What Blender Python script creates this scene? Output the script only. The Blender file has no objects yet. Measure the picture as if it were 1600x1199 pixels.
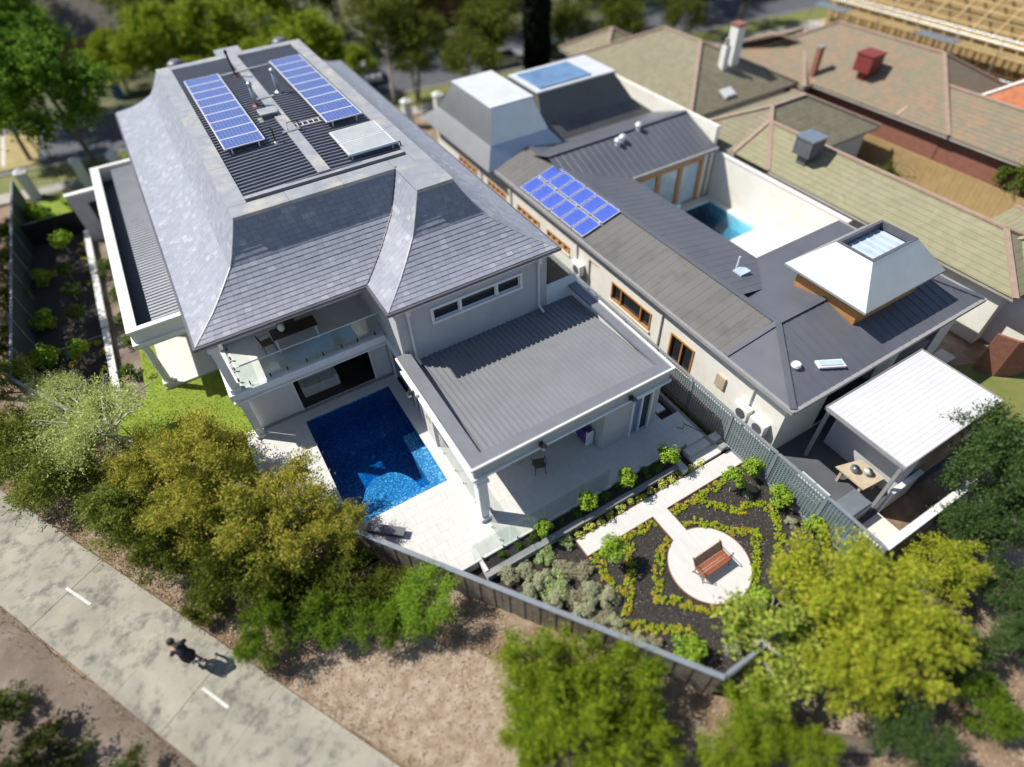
import bpy, math, random
import numpy as np
from mathutils import Vector, Matrix
PI = math.pi
R = math.radians
scn = bpy.context.scene
COL = scn.collection

# ---------------------------------------------------------------- camera
cam = bpy.data.cameras.new('camera')
cam_o = bpy.data.objects.new('camera', cam)
COL.objects.link(cam_o)
cam.sensor_width = 36.0
cam.lens = 36.0 * 926.784 / 1600.0
cam.clip_end = 1500
ROT = ((0.85717731, -0.51353403, -0.03911346), (0.39994717, 0.61588232, 0.67877185), (-0.32448315, -0.59747115, 0.73330683))
m3 = Matrix(ROT).transposed()
m4 = m3.to_4x4()
m4.translation = Vector((0, 0, 20))
cam_o.matrix_world = m4
cam.dof.use_dof = True
cam.dof.focus_distance = 24.6
cam.dof.aperture_fstop = 0.0208 / 0.42
scn.camera = cam_o
scn.render.resolution_x = 1024
scn.render.resolution_y = 767

# ---------------------------------------------------------------- world, sun, exposure
SH = Vector((0.62, -0.54, -1.0)).normalized()          # direction the sunlight travels
elev = math.asin(-SH.z)
azim = math.atan2(-SH.x, -SH.y)                        # from +Y, clockwise
w = bpy.data.worlds.new('World')
scn.world = w
w.use_nodes = True
nt = w.node_tree
bg = nt.nodes['Background']
sky = nt.nodes.new('ShaderNodeTexSky')
sky.sky_type = 'NISHITA'
sky.sun_disc = False
sky.sun_elevation = elev
sky.sun_rotation = azim
sky.air_density = 1.0
sky.dust_density = 0.6
nt.links.new(sky.outputs[0], bg.inputs[0])
bg.inputs[1].default_value = 0.088
sun = bpy.data.lights.new('sun', 'SUN')
sun.energy = 4.8
sun.angle = R(0.55)
sun.color = (1.0, 0.955, 0.87)
sun_o = bpy.data.objects.new('sun', sun)
sun_o.rotation_euler = SH.to_track_quat('-Z', 'Y').to_euler()
sun_o.location = (-20, 20, 40)
COL.objects.link(sun_o)
scn.view_settings.view_transform = 'Standard'
scn.view_settings.look = 'None'
scn.view_settings.exposure = 0.52
scn.view_settings.gamma = 1.0
scn.view_settings.use_curve_mapping = False

# ---------------------------------------------------------------- materials
def rgb(c):
    return (c[0], c[1], c[2], 1.0) if not isinstance(c, (int, float)) else (c, c, c, 1.0)

class NT:
    def __init__(s, name):
        s.m = bpy.data.materials.new(name)
        s.m.use_nodes = True
        s.t = s.m.node_tree
        s.b = s.t.nodes['Principled BSDF']
        s.out = s.t.nodes['Material Output']
    def n(s, typ, **kw):
        nd = s.t.nodes.new(typ)
        for k, v in kw.items():
            if hasattr(nd, k):
                setattr(nd, k, v)
            else:
                nd.inputs[k].default_value = v
        return nd
    def l(s, a, b):
        s.t.links.new(a, b)
    def mix(s, fac, a, b, mode='MIX'):
        nd = s.t.nodes.new('ShaderNodeMix')
        nd.data_type = 'RGBA'
        nd.blend_type = mode
        for i, v in ((0, fac), (6, a), (7, b)):
            if hasattr(v, 'links') or hasattr(v, 'is_linked'):
                s.l(v, nd.inputs[i])
            elif i == 0:
                nd.inputs[0].default_value = v
            else:
                nd.inputs[i].default_value = rgb(v)
        return nd.outputs[2]
    def math(s, op, a, b=0.0):
        nd = s.t.nodes.new('ShaderNodeMath')
        nd.operation = op
        for i, v in ((0, a), (1, b)):
            if hasattr(v, 'is_linked'):
                s.l(v, nd.inputs[i])
            else:
                nd.inputs[i].default_value = v
        return nd.outputs[0]
    def ramp(s, fac, stops):
        nd = s.t.nodes.new('ShaderNodeValToRGB')
        e = nd.color_ramp.elements
        while len(e) < len(stops):
            e.new(0.5)
        for k, (p, c) in enumerate(stops):
            e[k].position = p
            e[k].color = rgb(c)
        s.l(fac, nd.inputs[0])
        return nd.outputs[0]
    def pos(s):
        return s.t.nodes.new('ShaderNodeNewGeometry').outputs['Position']
    def noise(s, scale, detail=4.0, rough=0.6, vec=None):
        nd = s.n('ShaderNodeTexNoise')
        nd.inputs['Scale'].default_value = scale
        nd.inputs['Detail'].default_value = detail
        nd.inputs['Roughness'].default_value = rough
        s.l(vec if vec is not None else s.pos(), nd.inputs['Vector'])
        return nd.outputs['Fac']
    def bump(s, h, strength=0.3, dist=0.02):
        nd = s.n('ShaderNodeBump')
        nd.inputs['Strength'].default_value = strength
        nd.inputs['Distance'].default_value = dist
        s.l(h, nd.inputs['Height'])
        s.l(nd.outputs[0], s.b.inputs['Normal'])
    def col(s, v):
        if hasattr(v, 'is_linked'):
            s.l(v, s.b.inputs['Base Color'])
        else:
            s.b.inputs['Base Color'].default_value = rgb(v)
    def rnd(s):
        g = s.t.nodes.new('ShaderNodeNewGeometry').outputs['Random Per Island']
        o = s.t.nodes.new('ShaderNodeObjectInfo').outputs['Random']
        return s.math('FRACT', s.math('ADD', g, s.math('MULTIPLY', o, 3.77)))

def mat(name, c1, c2=None, scale=3.0, rough=0.7, bump=0.0, bscale=40.0, metal=0.0, spec=0.5, lo=0.35, hi=0.65, dirt=None):
    k = NT(name)
    if c2 is None:
        c2 = tuple(x * 0.8 for x in (c1 if not isinstance(c1, (int, float)) else (c1, c1, c1)))
    cc = k.ramp(k.noise(scale, 6.0, 0.65), [(lo, c1), (hi, c2)])
    if dirt:
        cc = k.mix(k.ramp(k.noise(dirt[1], 5.0, 0.7), [(0.49, 0.0), (0.68, 1.0)]), cc, dirt[0])
    k.col(cc)
    k.b.inputs['Roughness'].default_value = rough
    k.b.inputs['Metallic'].default_value = metal
    k.b.inputs['Specular IOR Level'].default_value = spec
    if bump:
        k.bump(k.noise(bscale, 3.0, 0.6), bump, 0.03)
    return k.m

M = {}
def mk(name, *a, **k):
    M[name] = mat(name, *a, **k)
mk('render_grey', (.45, .455, .475), (.40, .405, .425), 1.2, .85, .15, 120)
mk('render_light', (.62, .61, .59), (.55, .54, .52), 1.2, .8, .1, 90)
mk('white_paint', (.66, .655, .64), (.60, .595, .58), 1.5, .55, .05, 60)
mk('cream_wall', (.70, .68, .63), (.65, .63, .575), .8, .85, .1, 60, dirt=((.62, .58, .50), 1.1))
mk('frame_white', (.70, .71, .73), (.64, .65, .68), 2.0, .45)
mk('zinc', (.34, .35, .37), (.27, .28, .31), 1.4, .5, .05, 30, .25, dirt=((.46, .43, .36), .9))
mk('zinc_dark', (.13, .13, .15), (.10, .10, .12), 1.5, .45, 0, 30, .2)
mk('deck_sheet', (.135, .14, .165), (.105, .11, .135), 1.0, .45, 0, 30, .15)
mk('pav_sheet', (.225, .23, .245), (.20, .205, .22), .7, .4, 0, 30, .2)
mk('pav_cap', (.19, .195, .215), (.165, .17, .19), 1.4, .45, 0, 30, .15)
mk('louvre', (.36, .37, .38), (.31, .32, .34), 1.0, .5, 0, 30, .1)
mk('gutter_shade_blue', (.03, .035, .065), (.022, .026, .045), 2., .5)  # dark navy: shade inside the gutter is put into its colour
mk('collector_grey', (.34, .36, .36), (.42, .43, .42), .9, .25)
mk('underlay', (.035, .035, .04), None, 3., .9)
mk('neigh_roof', (.125, .122, .115), (.105, .102, .097), .35, .6, 0, 20, 0, dirt=((.085, .08, .075), .6))
mk('neigh_roof_blue', (.115, .12, .14), (.095, .10, .12), .5, .45, 0, 20, .1)
mk('neigh_bright', (.66, .67, .70), (.58, .59, .62), .9, .4, 0, 20, .2)
mk('lantern_metal', (.60, .61, .63), (.54, .55, .57), .8, .40, 0, 20, .92)
mk('far_garden', (.07, .085, .03), (.04, .05, .02), .35, .95, .5, 12, dirt=((.16, .13, .07), .5))
mk('white_sheet', (.56, .56, .575), (.52, .52, .535), .6, .5)
mk('soil', (.030, .026, .025), (.012, .011, .011), 7., .95, .8, 45, dirt=((.075, .06, .045), 16.))
mk('black_metal', (.018, .018, .02), None, 3., .45, 0, 30, .3)
mk('dark_fence', (.045, .06, .062), (.035, .045, .05), 1.2, .5, 0, 20, .1)
mk('lattice_paint', (.17, .22, .235), (.145, .19, .20), 1.4, .6)
mk('fence_rail', (.19, .215, .24), (.155, .175, .20), 1.8, .6)
mk('timber_orange', (.42, .20, .06), (.33, .15, .045), 3., .55)
mk('timber_grey', (.26, .22, .17), (.17, .145, .115), 3., .85, .3, 25, dirt=((.10, .09, .07), 2.2))
mk('timber_pale', (.38, .27, .12), (.29, .20, .085), 1.6, .85, .2, 20, dirt=((.33, .22, .09), 1.5))
mk('bench_wood', (.30, .095, .035), (.22, .065, .025), 9., .38)
mk('iron', (.06, .058, .055), (.04, .04, .04), 4., .5, 0, 20, .5)
mk('concrete', (.34, .312, .25), (.25, .23, .185), .7, .9, .25, 50, dirt=((.115, .11, .095), 1.5), lo=.3, hi=.6)
mk('dirt', (.25, .175, .115), (.15, .10, .062), 1.3, .95, .5, 25, dirt=((.34, .265, .20), .55))
mk('litter', (.36, .29, .225), (.22, .155, .10), 2.2, .95, .5, 30)
mk('gravel', (.17, .13, .10), (.105, .08, .062), 2., .95, .5, 30, dirt=((.25, .20, .165), .5))
mk('asphalt', (.085, .09, .105), (.065, .07, .08), .9, .9, .2, 60)
mk('footpath', (.36, .33, .29), (.28, .26, .23), .8, .9)
mk('line_paint', (.56, .55, .52), (.40, .39, .36), 9., .7)
mk('tile_terracotta', (.42, .13, .055), (.30, .10, .05), 2.2, .8)
mk('capping_tile', (.34, .25, .19), (.28, .19, .14), 2.5, .8)
mk('red_paint', (.22, .035, .03), (.17, .03, .026), 3., .5)
mk('brick_red', (.26, .11, .07), (.20, .08, .055), 4., .85)
mk('coping', (.27, .265, .265), (.22, .215, .22), 2., .8, .1, 60)
mk('sofa_cloth', (.50, .52, .50), (.42, .44, .42), 3., .9)
mk('dark_floor', (.045, .035, .03), (.03, .024, .02), 2., .4)
mk('board_white', (.78, .78, .78), None, 2., .5)
mk('cloth_purple', (.07, .05, .22), (.05, .035, .16), 4., .85)
mk('skin', (.55, .32, .22), (.48, .27, .18), 8., .6)
mk('cloth_dark', (.02, .02, .025), None, 8., .9)
mk('cloth_pink', (.50, .25, .20), None, 8., .9)
mk('hair', (.035, .022, .015), None, 8., .8)
mk('rubber', (.015, .015, .016), None, 5., .8)
mk('alu', (.70, .71, .73), (.63, .64, .66), 3., .4, 0, 30, .3)
mk('galv', (.40, .45, .50), (.33, .38, .43), 5., .35, 0, 30, .7)
mk('car_silver', (.42, .44, .46), None, 2., .3, 0, 30, .5)
mk('car_white', (.65, .67, .68), None, 2., .25, 0, 30, .1)
mk('car_dark', (.04, .055, .07), None, 2., .25, 0, 30, .3)
mk('stone_pillar', (.58, .60, .58), (.50, .52, .50), 2., .85)
mk('wicker', (.14, .11, .075), (.10, .08, .055), 30., .85)
mk('table_stone', (.46, .38, .27), (.38, .31, .22), 3., .7)
mk('tarp_blue', (.03, .10, .30), None, 2., .6)
mk('pot_blue', (.02, .04, .12), None, 2., .3)
mk('dry_grass', (.36, .28, .13), (.25, .20, .08), 1.2, .95, .4, 20)
mk('bark', (.16, .125, .095), (.10, .08, .06), 9., .95, .5, 30)
mk('bark_pale', (.62, .57, .49), (.48, .43, .36), 7., .9, .3, 30)
mk('sand_timber', (.55, .42, .22), (.42, .30, .13), .9, .9, .3, 15)

def m_slate():
    k = NT('slate')
    r = k.rnd()
    big = k.noise(.55, 3., .6)
    f = k.math('ADD', k.math('MULTIPLY', r, .72), k.math('MULTIPLY', big, .42))
    c = k.ramp(f, [(.14, (.215, .232, .285)), (.5, (.245, .262, .315)), (.84, (.27, .288, .34)), (.99, (.37, .385, .42))])
    st = k.mix(k.ramp(k.noise(9., 6., .7), [(.35, .0), (.7, .35)]), c, (.19, .19, .21))
    k.col(st)
    k.b.inputs['Roughness'].default_value = .46
    k.b.inputs['Specular IOR Level'].default_value = .45
    k.bump(k.noise(22., 5., .7), .25, .02)
    return k.m
M['slate'] = m_slate()

def m_paving(name, c1, c2, joint, size, off=.5):
    k = NT(name)
    br = k.n('ShaderNodeTexBrick')
    br.inputs['Scale'].default_value = 1.0
    br.inputs['Brick Width'].default_value = size[0]
    br.inputs['Row Height'].default_value = size[1]
    br.inputs['Mortar Size'].default_value = .006
    br.inputs['Color1'].default_value = rgb(c1)
    br.inputs['Color2'].default_value = rgb(c2)
    br.inputs['Mortar'].default_value = rgb(joint)
    br.offset = off
    k.l(k.pos(), br.inputs['Vector'])
    mp = k.n('ShaderNodeMapping')
    mp.inputs['Scale'].default_value = (9., 1.6, 1.)
    k.l(k.pos(), mp.inputs['Vector'])
    streak = k.noise(1.0, 5., .7, mp.outputs[0])
    c = k.mix(k.ramp(streak, [(.42, 0.), (.68, .34)]), br.outputs[0], tuple(x * .72 for x in c1))
    c = k.mix(k.ramp(k.noise(.8, 4., .6), [(.5, 0.), (.8, .35)]), c, tuple(x * .8 for x in c2))
    k.col(c)
    k.b.inputs['Roughness'].default_value = .75
    return k.m
M['paving'] = m_paving('paving', (.545, .535, .515), (.515, .505, .49), (.38, .37, .355), (.6, .4))
M['path_paving'] = m_paving('path_paving', (.54, .525, .505), (.52, .505, .485), (.6, .57, .54), (8., 8.))
M['white_paving'] = m_paving('white_paving', (.60, .575, .53), (.58, .555, .515), (.68, .65, .6), (1.2, 1.2))
M['wood_deck'] = m_paving('wood_deck', (.45, .43, .39), (.39, .37, .34), (.2, .19, .17), (3., .12))

def m_mosaic():
    k = NT('pool_mosaic')
    v = k.n('ShaderNodeTexVoronoi')
    v.inputs['Scale'].default_value = 24.
    v.inputs['Randomness'].default_value = .55
    k.l(k.pos(), v.inputs['Vector'])
    sp = k.n('ShaderNodeSeparateColor')
    k.l(v.outputs['Color'], sp.inputs[0])
    c = k.ramp(sp.outputs[0], [(.0, (.05, .16, .32)), (.45, (.08, .22, .40)), (.78, (.14, .32, .52)), (.95, (.50, .64, .76))])
    k.col(c)
    k.b.inputs['Roughness'].default_value = .3
    return k.m
M['mosaic'] = m_mosaic()
M['pool_turquoise'] = mat('pool_turquoise', (.45, .75, .80), (.40, .70, .76), 1.2, .4)

def m_water(name='water', dens=1.05):
    k = NT(name)
    t = k.t
    tr = k.n('ShaderNodeBsdfTransparent')
    tr.inputs[0].default_value = (.97, .99, 1., 1)
    gl = k.n('ShaderNodeBsdfGlossy')
    gl.inputs['Roughness'].default_value = .02
    fr = k.n('ShaderNodeFresnel')
    fr.inputs[0].default_value = 1.33
    bp = k.n('ShaderNodeBump')
    bp.inputs['Strength'].default_value = .25
    bp.inputs['Distance'].default_value = .03
    k.l(k.noise(5., 3., .6), bp.inputs['Height'])
    k.l(bp.outputs[0], gl.inputs['Normal'])
    k.l(bp.outputs[0], fr.inputs['Normal'])
    mx = k.n('ShaderNodeMixShader')
    k.l(fr.outputs[0], mx.inputs[0])
    k.l(tr.outputs[0], mx.inputs[1])
    k.l(gl.outputs[0], mx.inputs[2])
    k.l(mx.outputs[0], k.out.inputs[0])
    va = k.n('ShaderNodeVolumeAbsorption')
    va.inputs['Color'].default_value = (0.0, .70, .90, 1)
    va.inputs['Density'].default_value = dens
    k.l(va.outputs[0], k.out.inputs['Volume'])
    return k.m
M['water'] = m_water()
M['water_clear'] = m_water('water_clear', .55)

def m_glass(name, tint, refl=1.0):
    k = NT(name)
    tr = k.n('ShaderNodeBsdfTransparent')
    tr.inputs[0].default_value = rgb(tint)
    gl = k.n('ShaderNodeBsdfGlossy')
    gl.inputs['Roughness'].default_value = .02
    lw = k.n('ShaderNodeLayerWeight')
    fc = k.math('ADD', k.math('MULTIPLY', k.math('POWER', lw.outputs['Facing'], 5.0), .94), .05)
    mx = k.n('ShaderNodeMixShader')
    k.l(fc, mx.inputs[0])
    k.l(tr.outputs[0], mx.inputs[1])
    k.l(gl.outputs[0], mx.inputs[2])
    k.l(mx.outputs[0], k.out.inputs[0])
    return k.m
M['glass'] = m_glass('glass', (.93, .965, .95))
M['glass_dark'] = mat('glass_dark', (.02, .025, .03), None, 2., .06)
M['glass_blue'] = mat('glass_blue', (.16, .26, .42), (.10, .18, .32), .8, .12)
M['glass_pale'] = mat('glass_pale', (.42, .53, .62), None, 2., .15)

def m_cells(name, c, cl):
    k = NT(name)
    br = k.n('ShaderNodeTexBrick')
    br.offset = 0.
    br.inputs['Scale'].default_value = 1.
    br.inputs['Brick Width'].default_value = .157
    br.inputs['Row Height'].default_value = .157
    br.inputs['Mortar Size'].default_value = .006
    br.inputs['Color1'].default_value = rgb(c)
    br.inputs['Color2'].default_value = rgb(tuple(x * 1.18 for x in c))
    br.inputs['Mortar'].default_value = rgb(cl)
    tc = k.n('ShaderNodeTexCoord')
    k.l(tc.outputs['Object'], br.inputs['Vector'])
    k.col(br.outputs[0])
    k.b.inputs['Roughness'].default_value = .22
    k.b.inputs['Specular IOR Level'].default_value = .7
    return k.m
M['cells'] = m_cells('cells', (.05, .08, .27), (.25, .29, .44))
M['cells_plain'] = m_cells('cells_plain', (.05, .09, .40), (.10, .15, .45))

def m_tiles(name, cs, moss):
    k = NT(name)
    # rows of roof tiles: fine relief in height, colour blotches by tile
    v = k.n('ShaderNodeTexVoronoi')
    v.inputs['Scale'].default_value = 3.2
    k.l(k.pos(), v.inputs['Vector'])
    sp = k.n('ShaderNodeSeparateColor')
    k.l(v.outputs['Color'], sp.inputs[0])
    c = k.ramp(sp.outputs[0], [(.1, cs[0]), (.5, cs[1]), (.9, cs[2])])
    c = k.mix(k.ramp(k.noise(.5, 4., .6), [(.35, 0.), (.65, .7)]), c, moss)
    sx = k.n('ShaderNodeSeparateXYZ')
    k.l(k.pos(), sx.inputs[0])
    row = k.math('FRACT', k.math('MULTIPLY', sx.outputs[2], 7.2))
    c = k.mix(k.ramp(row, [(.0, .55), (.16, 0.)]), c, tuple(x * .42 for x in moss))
    k.col(c)
    k.b.inputs['Roughness'].default_value = .9
    k.bump(row, .9, .06)
    return k.m
M['tiles_olive'] = m_tiles('tiles_olive', ((.17, .15, .10), (.20, .18, .12), (.23, .20, .14)), (.19, .175, .11))
M['tiles_mixed'] = m_tiles('tiles_mixed', ((.17, .145, .10), (.20, .16, .11), (.27, .155, .10)), (.18, .16, .11))
M['tiles_green'] = m_tiles('tiles_green', ((.20, .19, .115), (.23, .215, .13), (.255, .235, .15)), (.22, .21, .125))
M['tiles_brown'] = m_tiles('tiles_brown', ((.09, .075, .06), (.11, .095, .08), (.13, .11, .09)), (.10, .09, .075))
M['tiles_red'] = m_tiles('tiles_red', ((.36, .11, .045), (.44, .16, .07), (.30, .10, .05)), (.40, .15, .07))

def m_leaf(name, cs, trans=.36, rough=.65):
    k = NT(name)
    r = k.rnd()
    f = k.math('ADD', k.math('MULTIPLY', r, .6), k.math('MULTIPLY', k.noise(2.2, 4., .7), .55))
    c = k.ramp(f, [(.15, cs[0]), (.5, cs[1]), (.85, cs[2])])
    k.col(c)
    k.b.inputs['Roughness'].default_value = rough
    k.b.inputs['Specular IOR Level'].default_value = .12
    tl = k.n('ShaderNodeBsdfTranslucent')
    k.l(c, tl.inputs[0])
    mx = k.n('ShaderNodeMixShader')
    mx.inputs[0].default_value = trans
    k.l(k.b.outputs[0], mx.inputs[1])
    k.l(tl.outputs[0], mx.inputs[2])
    k.l(mx.outputs[0], k.out.inputs[0])
    return k.m
LEAF = {
    'wattle': ((.28, .37, .08), (.45, .52, .16), (.64, .66, .30)),
    'euc': ((.15, .20, .022), (.30, .33, .04), (.56, .44, .085)),
    'grey': ((.09, .13, .015), (.17, .21, .03), (.29, .32, .07)),
    'dark': ((.045, .065, .008), (.09, .12, .012), (.17, .19, .025)),
    'mid': ((.06, .12, .008), (.11, .19, .012), (.18, .27, .025)),
    'bright': ((.11, .22, .012), (.20, .34, .025), (.32, .46, .05)),
    'gum': ((.08, .14, .008), (.16, .24, .012), (.34, .40, .03)),
    'yel': ((.17, .24, .018), (.31, .37, .028), (.53, .50, .055)),
    'fig': ((.18, .26, .03), (.29, .37, .05), (.45, .48, .10)),
    'dk2': ((.035, .07, .016), (.06, .11, .028), (.10, .16, .05)),
    'maple': ((.05, .12, .01), (.10, .20, .016), (.19, .30, .03)),
    'hedge': ((.10, .17, .012), (.20, .28, .018), (.40, .44, .04)),
    'tall': ((.05, .075, .010), (.09, .115, .014), (.16, .18, .025)),
    'bush': ((.08, .12, .015), (.12, .17, .025), (.18, .22, .04)),
    'dark2': ((.05, .075, .018), (.08, .11, .03), (.12, .15, .045)),
    'low': ((.05, .07, .015), (.075, .10, .02), (.11, .14, .03)),
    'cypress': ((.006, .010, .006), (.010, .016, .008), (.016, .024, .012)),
    'lolly': ((.16, .27, .02), (.24, .38, .03), (.36, .50, .06)),
    'box': ((.20, .30, .015), (.32, .42, .025), (.45, .50, .05)),
    'boxgold': ((.32, .35, .03), (.46, .44, .045), (.56, .40, .07)),
    'sage': ((.28, .30, .17), (.37, .39, .24), (.48, .48, .32)),
    'sageg': ((.24, .34, .11), (.34, .44, .17), (.45, .53, .25)),
    'pink': ((.36, .31, .22), (.43, .38, .27), (.32, .33, .19)),
    'lime': ((.36, .42, .05), (.50, .54, .10), (.62, .62, .20)),
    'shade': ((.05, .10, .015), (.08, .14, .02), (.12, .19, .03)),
}
for kx, cs in LEAF.items():
    M['leaf_' + kx] = m_leaf('leaf_' + kx, cs)
M['lawn'] = mat('lawn', (.145, .215, .012), (.20, .26, .022), 2.5, .9, .6, 60)
M['lawn_back'] = mat('lawn_back', (.11, .14, .025), (.17, .165, .05), 1.2, .9, .5, 40)
M['grass_blade'] = m_leaf('grass_blade', ((.12, .19, .012), (.18, .26, .018), (.26, .31, .04)), .3)

# ---------------------------------------------------------------- builders
BASE = {}
def base_of(o):
    return BASE.get(o.name, Vector((0, 0, 0))) if o else Vector((0, 0, 0))
def tag(o, label=None, cat=None, group=None, kind=None):
    if label:
        o['label'] = label
    if cat:
        o['category'] = cat
    if group:
        o['group'] = group
    if kind:
        o['kind'] = kind
    return o
def thing(name, label, cat, loc=(0, 0, 0), group=None, rz=0.0):
    o = bpy.data.objects.new(name, None)
    o.empty_display_size = .2
    o.location = loc
    o.rotation_euler = (0, 0, rz)
    COL.objects.link(o)
    BASE[o.name] = Vector(loc)
    return tag(o, label, cat, group)
def link(name, me, parent=None, loc=(0, 0, 0), rot=(0, 0, 0), sc=(1, 1, 1)):
    o = bpy.data.objects.new(name, me)
    o.location = loc
    o.rotation_euler = rot
    o.scale = sc
    COL.objects.link(o)
    if parent:
        o.parent = parent
        BASE[o.name] = base_of(parent)
    return o
class MB:
    def __init__(s):
        s.v = []
        s.f = []
    def q(s, *p):
        n = len(s.v)
        s.v += [tuple(x) for x in p]
        s.f.append(tuple(range(n, n + len(p))))
        return s
    def box(s, x0, x1, y0, y1, z0, z1):
        n = len(s.v)
        s.v += [(x0, y0, z0), (x1, y0, z0), (x1, y1, z0), (x0, y1, z0), (x0, y0, z1), (x1, y0, z1), (x1, y1, z1), (x0, y1, z1)]
        for a in ((0, 3, 2, 1), (4, 5, 6, 7), (0, 1, 5, 4), (1, 2, 6, 5), (2, 3, 7, 6), (3, 0, 4, 7)):
            s.f.append(tuple(n + i for i in a))
        return s
    def prism(s, poly, z0, z1):
        ar = sum(poly[i][0] * poly[(i + 1) % len(poly)][1] - poly[(i + 1) % len(poly)][0] * poly[i][1] for i in range(len(poly)))
        if ar < 0:
            poly = poly[::-1]
        n = len(s.v)
        k = len(poly)
        s.v += [(p[0], p[1], z0) for p in poly] + [(p[0], p[1], z1) for p in poly]
        s.f.append(tuple(n + i for i in range(k))[::-1])
        s.f.append(tuple(n + k + i for i in range(k)))
        for i in range(k):
            j = (i + 1) % k
            s.f.append((n + i, n + j, n + k + j, n + k + i))
        return s
    def bar(s, a, b, w, h, up=(0, 0, 1)):
        a = Vector(a); b = Vector(b)
        d = (b - a).normalized()
        u = Vector(up)
        if abs(d.dot(u)) > .98:
            u = Vector((1, 0, 0))
        sx = d.cross(u).normalized() * (w / 2)
        sz = sx.cross(d).normalized() * (h / 2)
        n = len(s.v)
        for p in (a, b):
            for e, g in ((-1, -1), (1, -1), (1, 1), (-1, 1)):
                s.v.append(tuple(p + sx * e + sz * g))
        for t in ((3, 2, 1, 0), (4, 5, 6, 7), (0, 1, 5, 4), (1, 2, 6, 5), (2, 3, 7, 6), (3, 0, 4, 7)):
            s.f.append(tuple(n + i for i in t))
        return s
    def tube(s, pts, rs, k=8):
        n0 = len(s.v)
        pts = [Vector(p) for p in pts]
        if isinstance(rs, (int, float)):
            rs = [rs] * len(pts)
        for i, p in enumerate(pts):
            d = (pts[min(i + 1, len(pts) - 1)] - pts[max(i - 1, 0)]).normalized()
            u = Vector((0, 0, 1)) if abs(d.z) < .9 else Vector((1, 0, 0))
            a = d.cross(u).normalized()
            b = d.cross(a).normalized()
            for j in range(k):
                t = 2 * PI * j / k
                s.v.append(tuple(p + (a * math.cos(t) + b * math.sin(t)) * rs[i]))
        for i in range(len(pts) - 1):
            for j in range(k):
                a0 = n0 + i * k + j
                a1 = n0 + i * k + (j + 1) % k
                s.f.append((a0, a0 + k, a1 + k, a1))
        s.f.append(tuple(n0 + j for j in range(k)))
        s.f.append(tuple(n0 + (len(pts) - 1) * k + j for j in range(k))[::-1])
        return s
    def lathe(s, c, prof, k=12):
        n0 = len(s.v)
        for r, z in prof:
            for j in range(k):
                t = 2 * PI * j / k
                s.v.append((c[0] + r * math.cos(t), c[1] + r * math.sin(t), c[2] + z))
        for i in range(len(prof) - 1):
            for j in range(k):
                a0 = n0 + i * k + j
                a1 = n0 + i * k + (j + 1) % k
                s.f.append((a0, a1, a1 + k, a0 + k))
        s.f.append(tuple(n0 + j for j in range(k))[::-1])
        s.f.append(tuple(n0 + (len(prof) - 1) * k + j for j in range(k)))
        return s
    def mesh(s, name, mat, off=(0, 0, 0), smooth=False):
        me = bpy.data.meshes.new(name)
        ox, oy, oz = off
        me.from_pydata([(x - ox, y - oy, z - oz) for x, y, z in s.v], [], s.f)
        me.materials.append(M[mat])
        if smooth:
            me.polygons.foreach_set('use_smooth', [True] * len(me.polygons))
        me.update()
        return me
    def build(s, name, mat, parent=None, smooth=False, kind=None):
        o = link(name, s.mesh(name, mat, base_of(parent), smooth), parent)
        if kind:
            o['kind'] = kind
        return o
def struct(name, mb, mat):
    return tag(mb.build(name, mat), kind='structure')
def lump(name, mb, mat, label, cat, group=None, smooth=False):
    """a thing that is one mesh, its origin at its base"""
    xs = [p[0] for p in mb.v]; ys = [p[1] for p in mb.v]; zs = [p[2] for p in mb.v]
    b = ((min(xs) + max(xs)) / 2, (min(ys) + max(ys)) / 2, min(zs))
    o = link(name, mb.mesh(name, mat, b, smooth), None, b)
    return tag(o, label, cat, group)
def ribs(mb, x0, x1, y0, y1, zf, axis, pitch, rw, rh):
    """ribbed sheet; ribs run along `axis`, zf(x, y) is the pan height"""
    a0, a1 = (y0, y1) if axis == 'x' else (x0, x1)
    t = a0
    prof = []
    while t < a1 - 1e-6:
        e = min(t + pitch, a1)
        prof += [(t, 0.), (max(t, e - rw), 0.), (max(t, e - rw * .8), rh), (max(t, e - rw * .2), rh)]
        t = e
    prof.append((a1, 0.))
    for (p, h), (r, g) in zip(prof, prof[1:]):
        if axis == 'x':
            mb.q((x0, p, zf(x0, p) + h), (x1, p, zf(x1, p) + h), (x1, r, zf(x1, r) + g), (x0, r, zf(x0, r) + g))
        else:
            mb.q((p, y0, zf(p, y0) + h), (r, y0, zf(r, y0) + g), (r, y1, zf(r, y1) + g), (p, y1, zf(p, y1) + h))
    return mb
def wall_y(mb, x0, x1, y0, y1, z0, z1, holes):
    """wall slab with its length along X; holes = (xa, xb, za, zb)"""
    hs = sorted(holes)
    c = x0
    for xa, xb, za, zb in hs:
        if xa > c:
            mb.box(c, xa, y0, y1, z0, z1)
        if za > z0:
            mb.box(xa, xb, y0, y1, z0, za)
        if zb < z1:
            mb.box(xa, xb, y0, y1, zb, z1)
        c = xb
    if c < x1:
        mb.box(c, x1, y0, y1, z0, z1)
    return mb
def wall_x(mb, y0, y1, x0, x1, z0, z1, holes):
    hs = sorted(holes)
    c = y0
    for ya, yb, za, zb in hs:
        if ya > c:
            mb.box(x0, x1, c, ya, z0, z1)
        if za > z0:
            mb.box(x0, x1, ya, yb, z0, za)
        if zb < z1:
            mb.box(x0, x1, ya, yb, zb, z1)
        c = yb
    if c < y1:
        mb.box(x0, x1, c, y1, z0, z1)
    return mb
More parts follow.
